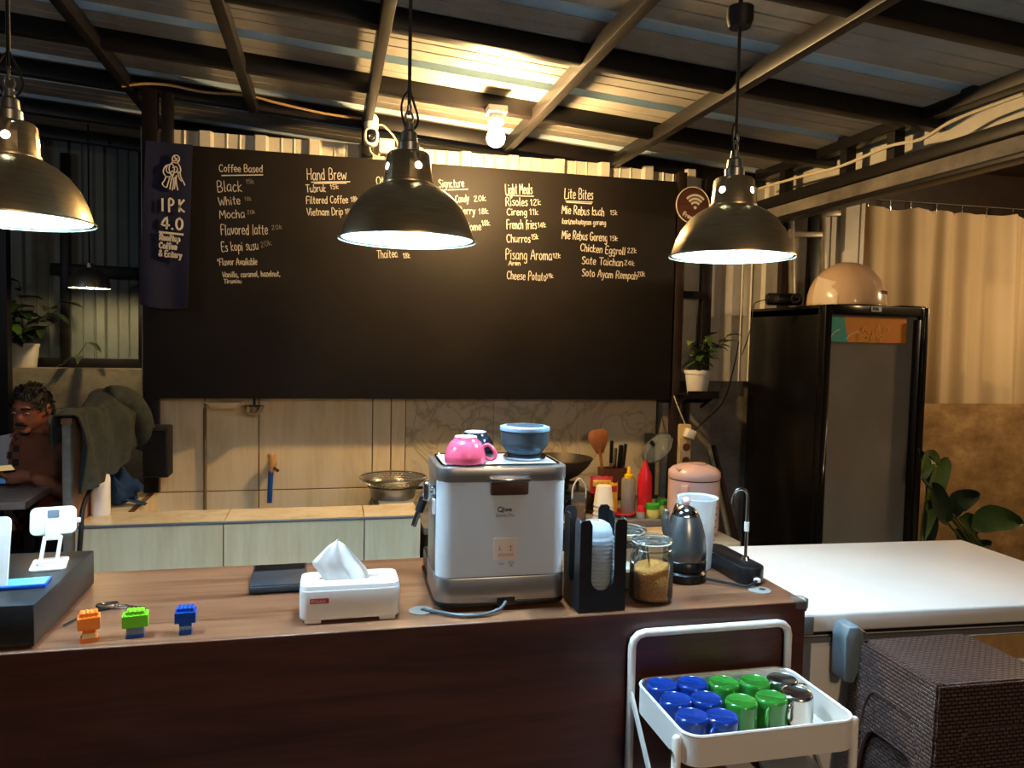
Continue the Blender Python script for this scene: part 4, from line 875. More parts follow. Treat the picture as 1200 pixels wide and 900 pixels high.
# ================================================================== RICE COOKER ON SIDE TABLE
a = at(868, 635, 2, .70); ZT = .70
t = thing('side_table', 'low wooden side table under the pink rice cooker', 'table', (a.x-.25, a.y+.22, 0))
stl = -.2; MB().b2(stl, .25, -.22, .095, ZT-.03, ZT).build('top', 'tile_face', t, bevel=.002); MB().b2(stl+.002, .248, -.216, .091, ZT-.06, ZT-.031).build('apron', 'steel_black', t)
for sx in (stl+.02, .23):
    for sy in (-.20, .075): MB().b2(sx-.015, sx+.015, sy-.015, sy+.015, 0, ZT-.06).build('leg', 'steel_black', t)
c = at(812, 600, 1, 3.13); t = thing('rice_cooker', 'pink rice cooker with rounded lid on the side table', 'rice cooker', (c.x, 3.13, ZT)); R_ = .114
zt = at(812, 543, 1, 3.13).z-ZT; zs = at(812, 565, 1, 3.02).z-ZT
MB().solid([(R_*.9, .012), (R_*.97, .02), (R_, .05), (R_, zs-.006)], 40).build('body', 'cooker_pink', t, smooth=50)
MB().solid([(R_*.97, zs-.006), (R_*.97, zs)], 40).build('seam', 'stripe', t)
MB().solid([(R_, zs), (R_*1.02, zs+.008), (R_*1.0, zs+.03), (R_*.86, zt-.018), (R_*.6, zt-.006), (R_*.3, zt), (.001, zt)], 40).build('lid', 'cooker_pink', t, smooth=60)
MB().solid([(.035, zt-.003), (.033, zt+.004), (.02, zt+.003)], 24, T(.01, -.02, 0)).build('steam_vent', 'cooker_pink', t)
MB().box((-.085, -.03, zt-.022), (.03, .04, .016)).build('hinge', 'cooker_pink', t, bevel=.005)
MB().box((-.09, -.095, zs-.05), (.04, .03, .07), Matrix.Rotation(-.75, 3, 'Z')).build('latch', 'cooker_pink', t, bevel=.01)
for k in range(4): MB().solid([(.014, 0), (.014, .016)], 12, T(.085*math.cos(k*PI/2+.6), .085*math.sin(k*PI/2+.6), 0)).build('foot', 'cooker_pink', t)
for i, (x0, y0, x1, y1) in enumerate(((828, 510, 850, 612), (836, 522, 858, 612))):
    p, q_ = at(x0, y0, 1, 3.9), at(x1, y1, 1, 3.7); q_.z = max(.02, q_.z); d = (q_-p); q_ = p+d*(p.z/(p.z-q_.z)) if q_.z > .02 else q_
    tag(MB().bar(p, q_, .02, .02).build('leaning_stick', 'steel_brown' if i else 'steel_grey', bevel=.003), ('grey stick leaning against wall behind rice cooker', 'brown stick leaning against wall behind rice cooker')[i], 'stick')

# ================================================================== GLASS DOOR FRIDGE
fx0, fx1, fy0, fy1, fz = 2.283, 2.862, 3.2, 3.87, 1.755
fg = thing('display_fridge', 'tall black glass door display fridge', 'fridge', (fx0, fy0, 0)); W_ = fx1-fx0; Dp = fy1-fy0
MB().b2(0, .03, .05, Dp, .04, fz-.012).build('side_wall', 'fridge_black', fg, bevel=.003); MB().b2(W_-.03, W_, .05, Dp, .04, fz-.012).build('side_wall', 'fridge_black', fg, bevel=.003)
MB().b2(.03, W_-.03, Dp-.03, Dp, .04, fz-.012).build('rear_wall', 'fridge_inside', fg); MB().b2(0, W_, .05, Dp, fz-.05, fz).build('roof', 'fridge_black', fg, bevel=.004); MB().b2(0, W_, .05, Dp, .03, .25).build('motor_base', 'fridge_black', fg, bevel=.004)
for sx in (.04, W_-.04):
    for sy in (.1, Dp-.06): MB().solid([(.02, 0), (.018, .032)], 10, T(sx, sy, 0)).build('foot', 'rubber', fg)
d_ = MB(); d_.b2(0, .035, 0, .047, .26, fz).b2(W_-.05, W_, 0, .047, .26, fz).b2(.035, W_-.05, 0, .047, fz-.045, fz).b2(.035, W_-.05, 0, .047, .26, .32); dr = d_.build('door', 'fridge_black', fg, bevel=.004)
MB().b2(.033, W_-.048, .022, .028, .318, fz-.043).build('glass', 'frosted_glass', dr)
MB().b2(W_-.075, W_-.052, -.006, .02, .33, fz-.06).build('handle_strip', 'steel_dark', dr, bevel=.003)
zt1, zt0 = at(1000, 371, 1, fy0).z, at(1000, 401, 1, fy0).z
pb_ = MB().b2(.036, W_-.115, .016, .0205, zt0, zt1).build('poster', 'orange_print', dr)
lx = at(994, 385, 1, fy0).x-fx0
MB().prism([(.037, zt0+.001), (lx+.012, zt0+.001), (lx-.012, zt1-.001), (.037, zt1-.001)], -.0158, -.0148, RX(90)).build('teal_print', 'teal_print', pb_)
mb = MB(); mx = Matrix(((1, 0, 0, 0), (0, 0, -1, .0148), (0, 1, 0, 0), (0, 0, 0, 1)))
ribbon(mb, [(p[0], p[1]) for p in arc(.10, zt0, .06, 100, 175, 8)], .004, mx); ribbon(mb, [(p[0], p[1]) for p in arc(.19, zt0-.02, .07, 85, 150, 8)], .004, mx); mb.build('print_line', 'label_paper', pb_, smooth=0)
mb = MB()
for a_, b_, h_, tx in (((1011, 390.5), (1042, 388), 9, 'Gojekin'), ((1006, 399), (1034, 397.5), 8, 'Bareng')):
    a1, b1 = at(*a_, 1, fy0+.014)-fg.location, at(*b_, 1, fy0+.014)-fg.location; write(mb, tx, a1, b1, h_/280, .0028, jit=0)
mb.build('print_text', 'yellow_print', pb_, smooth=0)
lb_ = at(1027, 362, 1, fy0)-fg.location; lbo = MB().b2(lb_.x-.028, lb_.x+.028, -.002, .001, lb_.z-.013, lb_.z+.011).build('name_plate', 'cup_white', dr)
mb = write(MB(), 'RSA', (lb_.x-.02, -.0022, lb_.z-.008), (lb_.x+.012, -.0022, lb_.z-.008), .014, .003, jit=0); mb.build('plate_text', 'ink_black', lbo, smooth=0)
shelfz = [at(1000, p, 1, 3.4).z for p in (435, 545)]+[.40]
for k, zz_ in enumerate(shelfz): MB().b2(.035, W_-.035, .07, Dp-.04, zz_-.01, zz_).build('wire_shelf', 'white_plastic', fg)
for k, (px_, sh, m_, hh_) in enumerate(((985, 1, 'bottle_red', .14), (978, 1, 'mug_blue', .10), (1010, 1, 'grey_plastic', .18), (1030, 1, 'pot_white', .2), (990, 0, 'pot_white', .12), (1020, 0, 'helmet', .1), (985, 2, 'grey_plastic', .22), (1025, 2, 'pot_white', .24))):
    xx = at(px_, 480, 1, 3.4).x
    tag(MB().solid([(.034, 0), (.036, .004), (.036, hh_*.7), (.016, hh_*.86), (.014, hh_), (.012, hh_+.004)], 16).build('drink_bottle', m_, loc=(xx, 3.36+.04*(k % 3), shelfz[sh])), ('orange-red', 'blue', 'grey', 'white', 'short white', 'short tan', 'large grey', 'large white')[k]+' bottle blurred behind the frosted fridge glass', 'bottle')
# helmet
c = Vector((at(991, 356, 1, 3.45).x, 3.45, fz)); t = thing('motorcycle_helmet', 'beige open-face helmet with dark stripes lying on the fridge', 'helmet', c)
rw = (at(1034, 340, 1, 3.45).x-at(948, 340, 1, 3.45).x)/2*.86; hh_ = at(990, 307, 1, 3.45).z-fz
pr = [(rw*1.0, .004), (rw*1.0, hh_*.12)]+[(rw*math.cos(a), hh_*(.12+.88*math.sin(a))) for a in [PI/2*i/9 for i in range(1, 9)]]+[(.001, hh_)]
MB().lathe([(rw*.93, 0), (rw*.99, 0)]+pr, 48, None, 1, 1.08).build('shell', 'helmet', t, smooth=60)
MB().lathe([(r_*1.004, z_) for r_, z_ in pr[1:3]], 24, T(0, 0, 0))
m_ = MB(); 
for dz in (.30, .34): m_.tube([(rw*1.0*(1.0-.02)*math.cos(math.radians(a))*1.012, rw*1.08*math.sin(math.radians(a))*.994, hh_*dz) for a in range(-70, 20, 6)], .0028, 5)
m_.build('stripe', 'stripe', t)
vg = MB().grid(lambda u, v: tuple((lambda a, rr, zz: (rr*1.012*math.cos(a), rr*1.085*math.sin(a), zz))(math.radians(178+42*u), rw*(1.0-.10*max(0, v-.3)**1.3*2), .01+hh_*.62*v*(1-.25*u))), 10, 8); vg.build('visor', 'helmet_pale', t, smooth=60)
MB().lathe([(rw*1.002, .002), (rw*1.012, .006), (rw*1.002, .012)], 48, None, 1, 1.08).build('edge_trim', 'stripe', t)
# small speaker on the fridge
c = Vector((at(914, 358, 1, 3.45).x, 3.42, fz)); t = thing('portable_speaker', 'small black cylindrical speaker with round ends on the fridge', 'speaker', c, math.radians(-14))
MB().solid([(.024, -.085), (.031, -.075), (.031, .075), (.024, .085)], 24, T(0, 0, .031) @ RY(90)).build('body', 'black_plastic', t, smooth=40)
for sx, m_ in ((-1, 'stripe'), (1, 'steel_brown')): MB().tube([(sx*.05, -.032-.0*a, .031) if 0 else (sx*.05+.02*math.cos(a), -.028, .034+.02*math.sin(a)) for a in [2*PI*i/18 for i in range(18)]], .005, 6, True).build('ring', 'black_matte', t); MB().solid([(.017, 0), (.015, .004)], 18, T(sx*.05, -.026, .034) @ RX(90)).build('cone', m_, t)
MB().tube(spline([(-.08, 0, .03), (-.14, .0, .01), (-.155, -.02, -.03), (-.165, -.02, -.12), (-.19, .02, -.25)], 5), .0025, 5).build('lead', 'rubber', t)
c = Vector((at(1070, 357, 1, 3.3).x, 3.34, fz)); t = thing('flat_box', 'flat black plastic box on the right end of the fridge top', 'box', c, math.radians(-4)); MB().b2(-.075, .075, -.045, .045, 0, .014).build('body', 'black_plastic', t, bevel=.003); MB().solid([(.004, .014), (.003, .016)], 10, T(.05, -.02, 0)).build('button', 'steel_dark', t)

# ================================================================== PLANT BEHIND FREEZER
def broad_plant():
    t = thing('broadleaf_plant', 'broad dark green leaves rising behind the white chest freezer', 'plant', (3.28, 3.05, 0))
    MB().lathe([(.001, 0), (.11, 0), (.14, .24), (.15, .24), (.15, .26), (.13, .26), (.13, .23), (.001, .23)], 32).build('pot', 'pot_white', t, smooth=40); MB().solid([(.128, .2), (.128, .235)], 24).build('soil', 'soil', t)
    o = Vector(t.location); Y = 3.05
    L_ = [((1078, 632), (1098, 560), (1108, 535), 'leaf_light', .10), ((1078, 632), (1090, 575), (1075, 525), 'leaf_dark', .09), ((1110, 612), (1100, 590), (1092, 565), 'leaf_dark', .12), ((1114, 606), (1120, 588), (1146, 578), 'leaf_dark', .11), ((1124, 606), (1135, 612), (1141, 626), 'leaf', .09), ((1138, 617), (1160, 606), (1197, 612), 'leaf', .13), ((1085, 640), (1088, 610), (1084, 585), 'leaf_dark', .09), ((1118, 620), (1135, 640), (1160, 634), 'leaf_dark', .08), ((1080, 560), (1088, 535), (1098, 545), 'leaf_light', .08)]
    for k, (a, b, c_, m_, wd) in enumerate(L_):
        A, B, C_ = [at(*p, 1, Y+.03*math.sin(k*2.1))-o for p in (a, b, c_)]
        MB().tube(spline([(.01*math.sin(k), .01*math.cos(k), .22), (A.x*.35, .0, .22+(A.z-.22)*.5), A], 6), .006, 6).build('stem', 'stem', t)
        c3 = spline([A, B, C_], 5); mb = MB(); vs = []; n = len(c3)-1
        for i, p in enumerate(c3):
            d = (c3[min(i+1, n)]-c3[max(i-1, 0)]).normalized(); s_ = d.cross(Vector((0, -1, .35))).normalized(); w_ = wd*.5*math.sin(PI*min(1, .06+.94*i/n))**.7 if i < n else .001
            vs += [p-s_*w_+Vector((0, -.02, 0)), p, p+s_*w_+Vector((0, -.015, 0))]
        mb.add(vs, [f for i in range(n) for f in ((3*i, 3*i+1, 3*i+4, 3*i+3), (3*i+1, 3*i+2, 3*i+5, 3*i+4))]); mb.build('leaf', m_, t, smooth=60)
broad_plant()

# ================================================================== CHEST FREEZER
fz_ = thing('chest_freezer', 'white chest freezer standing at the end of the bar counter', 'freezer', (1.166, 1.672, 0), math.radians(-3.2)); FW, FD, FH = .99, .63, .88
MB().b2(0, FW, .012, FD, .04, FH-.062).build('body', 'freezer_white', fz_, bevel=.008)
MB().b2(.004, FW-.004, .016, FD-.004, FH-.062, FH-.048).build('gasket', 'rubber', fz_)
MB().b2(-.004, FW+.004, -.004, FD+.004, FH-.048, FH).build('lid', 'freezer_white', fz_, bevel=.007, seg=3)
MB().b2(.0, .028, -.006, .014, FH-.052, FH-.006).build('lid_corner', 'grey_plastic', fz_, bevel=.003); MB().b2(-.001, .03, .006, .02, .06, FH-.064).build('corner_strip', 'ledge_trim', fz_, bevel=.002)
MB().b2(.0, FW, .004, .013, FH-.078, FH-.064).build('body_trim', 'ledge_trim', fz_)
MB().b2(.03, .14, .009, .013, .15, FH-.09).build('side_panel', 'cup_white', fz_)
for sx in (.06, FW-.06):
    for sy in (.07, FD-.06): MB().solid([(.025, 0), (.022, .042)], 12, T(sx, sy, 0)).build('caster', 'rubber', fz_)
lk = at(992, 760, 1, 1.64)-Vector((1.166, 1.672, 0))
MB().prism([(-.022, -.07), (.002, -.075), (.022, -.03), (.026, .05), (.012, .068), (-.016, .066), (-.024, .04)], -.03, .03, T(lk.x, -.03, lk.z) @ RX(90)).build('lid_handle', 'grey_plastic', fz_, bevel=.004)
MB().tube([(lk.x+.03, -.03, lk.z+.05), (lk.x+.05, -.035, lk.z+.035)], .005, 8).build('key', 'steel', fz_)
MB().b2(.42, .72, .0045, .0125, FH-.15, FH-.083).build('paper_label', 'sticker_tan', fz_)

# ================================================================== STOOLS
def make_stool():
    t = thing('rattan_stool', 'x', 'stool', (0, 0, 0), 0, 'stacked brown rattan stools'); H_ = .46; a, b = .148, .128; A_, B_ = .186, .160
    MB().prism(rrect(-a, a, -b, b, .03, 5), H_-.012, H_).build('seat', 'rattan', t, bevel=.005)
    def wall(u, v, flat=False):
        pass
    # four sides; local axis along edge (s), outward (n); each a sheet with an arched opening whose rim is thick
    for k in range(4):
        along = k % 2 == 0; e0, e1 = (a, A_) if along else (b, B_); o0_, o1_ = (b, B_) if along else (a, A_); sg = 1 if k < 2 else -1
        def pos(s, z):            # s in -1..1
            f = 1-z/(H_-.004); h = (e0+(e1-e0)*f); n_ = (o0_+(o1_-o0_)*f); p = (s*h, -sg*n_) if along else (sg*n_, s*h)
            return (p[0], p[1], z)
        mb = MB(); ops = [(-.70, 0), (-.70, .24), (-.66, .31), (-.58, .345), (-.45, .36), (-.2, .362), (.2, .362), (.45, .36), (.58, .345), (.66, .31), (.70, .24), (.70, 0)]
        out = [(-1, 0), (-1, .24), (-1, .33), (-1, H_-.004), (-.5, H_-.004), (-.2, H_-.004), (.2, H_-.004), (.5, H_-.004), (1, H_-.004), (1, .33), (1, .24), (1, 0)]
        n = len(ops); mb.add([pos(*p) for p in out]+[pos(*p) for p in ops], [(i, i+1, n+i+1, n+i) for i in range(n-1)])
        mb.build('side_panel', 'rattan', t, smooth=40, solidify=-.005)
        MB().tube([Vector(pos(*p))*1.0 for p in ops], .0055, 6).build('arch_rim', 'rattan_base', t)
    return t
st0 = make_stool(); sxp, syp = 1.435, 1.478
for k in range(5):
    o = st0 if k == 4 else copy_tree(st0)
    o.location = (sxp+.003*((k*7) % 3-1), syp-.003*(k % 2), .0925*k); o.rotation_euler.z = math.radians(-2+.5*(k % 2))
    o['label'] = ('brown rattan plastic stool at the bottom of the stack', 'brown rattan plastic stool second from the bottom of the stack', 'brown rattan plastic stool in the middle of the stack', 'brown rattan plastic stool second from the top of the stack', 'brown rattan plastic stool on top of the stack with its seat exposed')[k]

# ================================================================== WHITE CART WITH MUGS
cz = .778; cx0, cx1, cy0, cy1 = .69, 1.082, 1.342, 1.612
ct = thing('utility_cart', 'white metal utility cart with a tray of upside-down mugs', 'cart', (0, 0, 0)); ct.location = ((cx0+cx1)/2, (cy0+cy1)/2, 0)
hx, hy = (cx1-cx0)/2, (cy1-cy0)/2
def tray(z1, dep, name):
    o = rrect(-hx, hx, -hy, hy, .04, 6); i = rrect(-hx+.003, hx-.003, -hy+.003, hy-.003, .037, 6); n = len(o); mb = MB()
    vs = [(x, y, z1-dep) for x, y in o]+[(x, y, z1) for x, y in o]+[(x, y, z1) for x, y in i]+[(x, y, z1-dep+.003) for x, y in i]
    fs = [tuple(range(n))[::-1], tuple(range(3*n, 4*n))]
    for r_ in range(3): fs += [(r_*n+k, r_*n+(k+1) % n, (r_+1)*n+(k+1) % n, (r_+1)*n+k) for k in range(n)]
    tr_ = mb.add(vs, fs).build(name, 'white_enamel', ct, smooth=40)
    MB().tube([(x, y, z1) for x, y in rrect(-hx+.0015, hx-.0015, -hy+.0015, hy-.0015, .038, 6)], .0035, 6, True).build('rolled_rim', 'white_enamel', tr_); return tr_
for z_, nm in ((cz, 'top_tray'), (.52, 'middle_tray'), (.22, 'bottom_tray')): tray(z_, .062, nm)
zh = .885; yh = hy+.004
MB().tube([(-hx-.006, yh, .05), (-hx-.006, yh, zh-.03)]+[(-hx-.006+.03*(1-math.cos(a)), yh, zh-.03+.03*math.sin(a)) for a in (PI/6, PI/3, PI/2)]+[(hx+.006-.03*(1-math.cos(a)), yh, zh-.03+.03*math.sin(a)) for a in (PI/2, PI/3, PI/6)]+[(hx+.006, yh, zh-.03), (hx+.006, yh, .05)], .0095, 10).build('handle_frame', 'white_enamel', ct, smooth=60)
for sx in (-1, 1):
    MB().tube([(sx*(hx+.008), -hy+.03, .05), (sx*(hx+.008), -hy+.03, cz-.012), (sx*(hx+.008), -hy+.03, cz-.008)], [.0095, .0095, .006], 10).build('leg', 'white_enamel', ct)
    MB().bar((sx*(hx+.007), hy, cz-.03), (sx*(hx+.007), -hy+.06, .52), .006, .014).build('brace', 'white_enamel', ct)
    MB().solid([(.004, 0), (.006, .003)], 10, T(sx*(hx+.018), -hy+.03, cz-.04) @ RY(90*sx)).build('bolt', 'steel_dark', ct)
    for yy in (-hy+.03, yh-.03): MB().solid([(.024, -.01), (.024, .01)], 16, T(sx*(hx+.006), yy, .024) @ RY(90)).build('wheel', 'rubber', ct); MB().b2(sx*(hx+.006)-.016, sx*(hx+.006)+.016, yy-.006, yy+.006, .02, .055).build('wheel_fork', 'steel_dark', ct)
zf = cz-.062+.003
# wire mat in the tray
random.seed(5)
tag(MB().b2(-hx+.05, hx-.05, -hy+.035, hy-.035, 0, .003).build('mesh_mat', 'steel_dark', loc=(ct.location.x, ct.location.y, zf)), 'dark mesh mat under the mugs in the cart tray', 'mat')
zf += .003
def make_mug(m_, hgt=.066, R=.0355):
    t = thing('enamel_mug', 'x', 'mug', (0, 0, 0)); 
    MB().lathe([(R*.96, .004), (R*1.03, .002), (R*1.03, 0), (R, .002), (R, hgt-.008), (R*.96, hgt-.002), (R*.88, hgt), (R*.84, hgt-.001), (.001, hgt-.0015)], 32).build('body', m_, t, smooth=50)
    MB().tube(spline([(R-.001, 0, hgt*.2), (R+.017, 0, hgt*.22), (R+.024, 0, hgt*.5), (R+.017, 0, hgt*.78), (R-.001, 0, hgt*.8)], 4), .0042, 8).build('handle', m_, t, smooth=60)
    return t
mugs = [('mug_blue', [(774, 800, -50), (811.7, 798, -70), (791, 817, -60), (828, 816, -110), (806.5, 836.7, -35), (846, 836.7, -140)]), ('mug_green', [(848, 797.5, -80), (885, 796, -100), (869, 819, 60), (904, 814.5, -130)]), ('mug_steel', [(916.7, 793.5, -20), (934, 810, -140)])]
lab = {'mug_blue': ['in the tray corner under the cart handle', 'under the cart handle touching a green mug', 'in the middle row against the tray wall', 'in the middle row touching a green mug', 'in the tray corner away from the cart handle', 'away from the cart handle, its handle showing'], 'mug_green': ['under the cart handle beside a blue mug', 'under the cart handle beside a steel mug', 'between blue mugs and another green mug', 'with its handle showing beside a steel mug'], 'mug_steel': ['under the cart handle behind another steel mug', 'with its handle showing beside a green mug']}
for m_, L_ in mugs:
    proto = make_mug(m_)
    for k, (x_, y_, r_) in enumerate(L_):
        o = proto if k == 0 else copy_tree(proto); p = at(x_, y_, 2, zf+.068); o.location = (min(max(p.x, cx0+.046), cx1-.046), min(max(p.y, cy0+.046), cy1-.044), zf); o.rotation_euler.z = math.radians(r_)
        o['label'] = {'mug_blue': 'blue enamel mug', 'mug_green': 'green enamel mug', 'mug_steel': 'plain steel mug'}[m_]+' upside down '+lab[m_][k]; o['group'] = 'upside-down mugs in the cart tray'; o.name = 'steel_mug' if m_ == 'mug_steel' else o.name
# things on the middle tray
zm = .52-.059
t = thing('red_box', 'red box lying in the lower tray of the cart', 'box', (ct.location.x-.09, ct.location.y-.06, zm)); MB().b2(-.07, .07, -.05, .05, 0, .17).build('carton', 'packet_red', t, bevel=.003); MB().b2(-.071, .071, -.02, .02, .1, .172).build('band', 'cup_white', t)
t = thing('clear_tub', 'clear plastic tub in the lower tray of the cart', 'tub', (ct.location.x+.11, ct.location.y-.02, zm)); MB().lathe([(.001, 0), (.055, 0), (.062, .16), (.065, .162), (.06, .16), (.053, .004), (.001, .004)], 28).build('body', 'thin_clear', t); MB().solid([(.064, .16), (.064, .172)], 28).build('lid', 'lid_plastic', t)
t = thing('wood_tray', 'small wooden tray in the lower tray of the cart', 'tray', (ct.location.x+.01, ct.location.y+.04, zm)); MB().b2(-.045, .045, -.06, .06, 0, .15).build('box', 'panel_wood', t, bevel=.002); MB().b2(-.03, .03, -.045, .045, .15, .156).build('paper', 'cup_white', t)

# ================================================================== BAR COUNTER
ZC = .93; cxl, cxr, cyf, cyb = -3.2, 1.142, 1.628, 2.152
bc = thing('bar_counter', 'long bar counter with brown wood laminate top and dark front', 'bar counter', (0, cyf, 0)); BD = cyb-cyf
MB().b2(cxl, cxr, 0, BD, ZC-.022, ZC).build('worktop', 'counter_wood', bc, bevel=.001, seg=1)
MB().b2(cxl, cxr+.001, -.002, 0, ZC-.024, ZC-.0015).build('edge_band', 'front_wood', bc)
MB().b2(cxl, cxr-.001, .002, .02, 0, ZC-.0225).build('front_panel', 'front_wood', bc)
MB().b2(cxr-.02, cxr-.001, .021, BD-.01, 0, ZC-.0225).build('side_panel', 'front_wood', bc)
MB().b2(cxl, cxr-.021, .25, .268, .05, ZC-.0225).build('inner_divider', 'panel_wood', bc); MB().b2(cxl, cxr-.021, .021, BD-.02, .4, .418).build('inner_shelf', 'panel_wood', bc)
for p in ((493, 716), (890, 692)):
    g = at(*p, 2, ZC); o = MB().solid([(.028, 0), (.028, .002), (.025, .003)], 28, T(g.x, g.y-cyf, ZC)).build('cable_grommet', 'grommet_grey', bc); MB().solid([(.009, .003), (.008, .0036)], 14, T(g.x+.008, g.y-cyf, ZC)).build('hole', 'rubber', o)
MB().prism(rrect(cxr-.03, cxr+.006, -.006, .03, .008, 4), ZC-.018, ZC+.006).build('corner_guard', 'thin_clear', bc, bevel=.002)

# ================================================================== CASH DRAWER + things on it
dz = 1.018
cdw = thing('cash_drawer', 'black cash drawer box standing on the bar counter end', 'cash drawer', (-.76, 1.84, ZC))
MB().b2(-.2, .205, -.197, .197, .006, dz-ZC).build('box', 'drawer_black', cdw, bevel=.0025)
for sx in (-.17, .17):
    for sy in (-.17, .17): MB().solid([(.012, 0), (.012, .008)], 10, T(sx, sy, 0)).build('foot', 'rubber', cdw)
sb = (at(28, 671, 2, dz)+at(86, 654, 2, dz))/2; t = thing('phone_stand', 'white folding phone stand on the black cash drawer', 'phone stand', (sb.x, sb.y, dz), math.radians(12))
MB().prism(rrect(-.036, .036, -.05, .05, .01, 4), 0, .005).build('base_plate', 'white_plastic', t, bevel=.0015)
MB().solid([(.022, .005), (.022, .008)], 24, T(0, -.012, 0)).build('swivel', 'white_plastic', t)
for sx in (-.016, .016): MB().bar((sx, -.015, .012), (sx+.006, .02, .062), .007, .010).build('arm', 'white_plastic', t, bevel=.002)
MB().tube([(-.024, -.015, .011), (.024, -.015, .011)], .006, 10).build('hinge', 'white_plastic', t)
MB().box((.005, .022, .075), (.03, .012, .045), Matrix.Rotation(-.3, 3, 'X')).build('neck', 'white_plastic', t, bevel=.003)
mx_ = T(.006, .032, .095) @ RX(72)
bk = MB().prism(rrect(-.047, .047, -.032, .032, .014, 5), -.005, .004, mx_).build('back_plate', 'white_plastic', t, bevel=.003); MB().prism(rrect(-.012, .012, .006, .024, .003, 3), .004, .0055, mx_).build('pad', 'ink_grey', bk)
MB().box((.055, .034, .092), (.012, .008, .012)).build('lip', 'white_plastic', t, bevel=.002)
c = (at(5, 694, 2, dz)+at(53, 682, 2, dz))/2; t = thing('blue_card_pack', 'flat blue pack of cards lying on the cash drawer', 'card pack', (c.x, c.y+.01, dz), math.radians(6))
MB().b2(-.045, .04, -.028, .03, 0, .008).build('pack', 'card_blue', t, bevel=.001); MB().b2(-.04, .036, -.022, .027, .008, .0086).build('cover', 'card_cyan', t)
c = at(2, 690, 2, dz); t = thing('tablet', 'white tablet with rounded corners standing upright on the cash drawer', 'tablet', (c.x-.088, c.y-.0, dz), math.radians(-3))
MB().prism(rrect(-.10, .10, 0, .148, .012, 5), -.004, .004, RX(80)).build('back', 'white_plastic', t, bevel=.0015); MB().prism(rrect(-.094, .094, .008, .140, .004, 4), -.0046, -.0040, RX(80)).build('screen', 'black_plastic', t)
MB().bar((0, .09, .003), (0, .02, .09), .06, .004).build('prop', 'grey_plastic', t); MB().b2(-.06, .06, .0, .095, 0, .004).build('prop_base', 'grey_plastic', t)

# ================================================================== KEYS + TOY BRICK STACKS
c = at(140, 712, 2, ZC); t = thing('key_bunch', 'bunch of keys with a grey fob lying behind orange toy bricks', 'keys', (c.x-.02, c.y, ZC))
MB().prism(rrect(-.024, .024, -.014, .014, .012, 5), 0, .012, T(-.005, 0, 0) @ RZ(10)).build('fob', 'steel', t, bevel=.004)
MB().tube([(.028+.012*math.cos(a), -.004+.012*math.sin(a), .003) for a in [2*PI*i/16 for i in range(16)]], .0015, 6, True).build('ring', 'steel', t)
for i, (x1, y1) in enumerate(((.075, -.012), (.068, -.022))): MB().bar((.036, -.006, .002+.003*i), (x1, y1, .002+.003*i), .007, .0025).build('key', 'steel', t)
k0 = at(75, 735, 2, ZC)-Vector(t.location); MB().bar((k0.x, k0.y, .003), (-.03, -.03, .003), .008, .003).build('key', 'steel', t); MB().bar((-.03, -.03, .003), (.0, -.008, .004), .014, .003).build('key_head', 'steel_dark', t)
def brick(mb, x, y, z, nx, ny, h=.008, u=.008):
    mb.b2(x-nx*u/2, x+nx*u/2, y-ny*u/2, y+ny*u/2, z, z+h)
    for i in range(nx):
        for j in range(ny): mb.solid([(.0024, z+h), (.0024, z+h+.0016)], 8, T(x+(i-(nx-1)/2)*u, y+(j-(ny-1)/2)*u, 0))
def toy(px_, py_, label, layers, rz):
    p = at(px_, py_, 2, ZC); t = thing('toy_brick_stack', label, 'toy', (p.x, p.y+.008, ZC), math.radians(rz)); z = 0
    for (nx, ny, h, m_) in layers:
        mb = MB(); brick(mb, 0, 0, z, nx, ny, h); mb.build('brick', m_, t, smooth=30); z += h
toy(103, 752, 'little stack of orange and cream toy bricks on the counter', [(4, 3, .008, 'toy_orange'), (3, 3, .01, 'toy_cream'), (3, 3, .008, 'toy_orange'), (5, 4, .012, 'toy_orange'), (5, 4, .012, 'toy_orange'), (4, 3, .009, 'toy_orange')], 14)
toy(158, 747, 'little stack of green and blue-grey toy bricks on the counter', [(4, 3, .008, 'toy_blue'), (4, 3, .008, 'toy_bluegrey'), (4, 3, .007, 'toy_bluegrey'), (6, 4, .012, 'toy_green'), (6, 4, .012, 'toy_green'), (4, 3, .008, 'toy_green')], 8)
toy(217, 743, 'little stack of blue toy bricks on the counter', [(3, 3, .008, 'toy_blue'), (3, 2, .01, 'toy_lightblue'), (3, 3, .007, 'toy_blue'), (5, 4, .011, 'toy_blue'), (5, 4, .011, 'toy_blue'), (4, 3, .008, 'toy_blue')], 4)

# ================================================================== BLACK FLAT SCALE, TISSUE BOX
t = thing('kitchen_scale', 'flat black scale lying on the counter behind the tissue box', 'scale', (-.117, 1.995, ZC), math.radians(2))
MB().b2(-.067, .067, -.095, .095, .003, .018).build('body', 'slate_black', t, bevel=.002); MB().b2(-.062, .062, -.09, .03, .018, .021).build('plate', 'slate_black', t, bevel=.001)
MB().b2(-.062, .062, .04, .088, .018, .0188).build('display', 'black_plastic', t)
for sx in (-.05, .05):
    for sy in (-.08, .08): MB().solid([(.008, 0), (.008, .004)], 8, T(sx, sy, 0)).build('foot', 'rubber', t)
tb = thing('tissue_box', 'white plastic tissue box with small red label', 'tissue box', (.05, 1.733, ZC), math.radians(.6)); tw, td, th_ = .108, .056, .083
MB().prism(rrect(-tw, tw, -td, td, .02, 6), .008, th_-.006).build('body', 'white_plastic', tb, bevel=.006, seg=3)
ring = MB(); o_ = rrect(-tw+.001, tw-.001, -td+.001, td-.001, .019, 6); i_ = [(x*.62, y*.28) for x, y in o_]; n = len(o_)
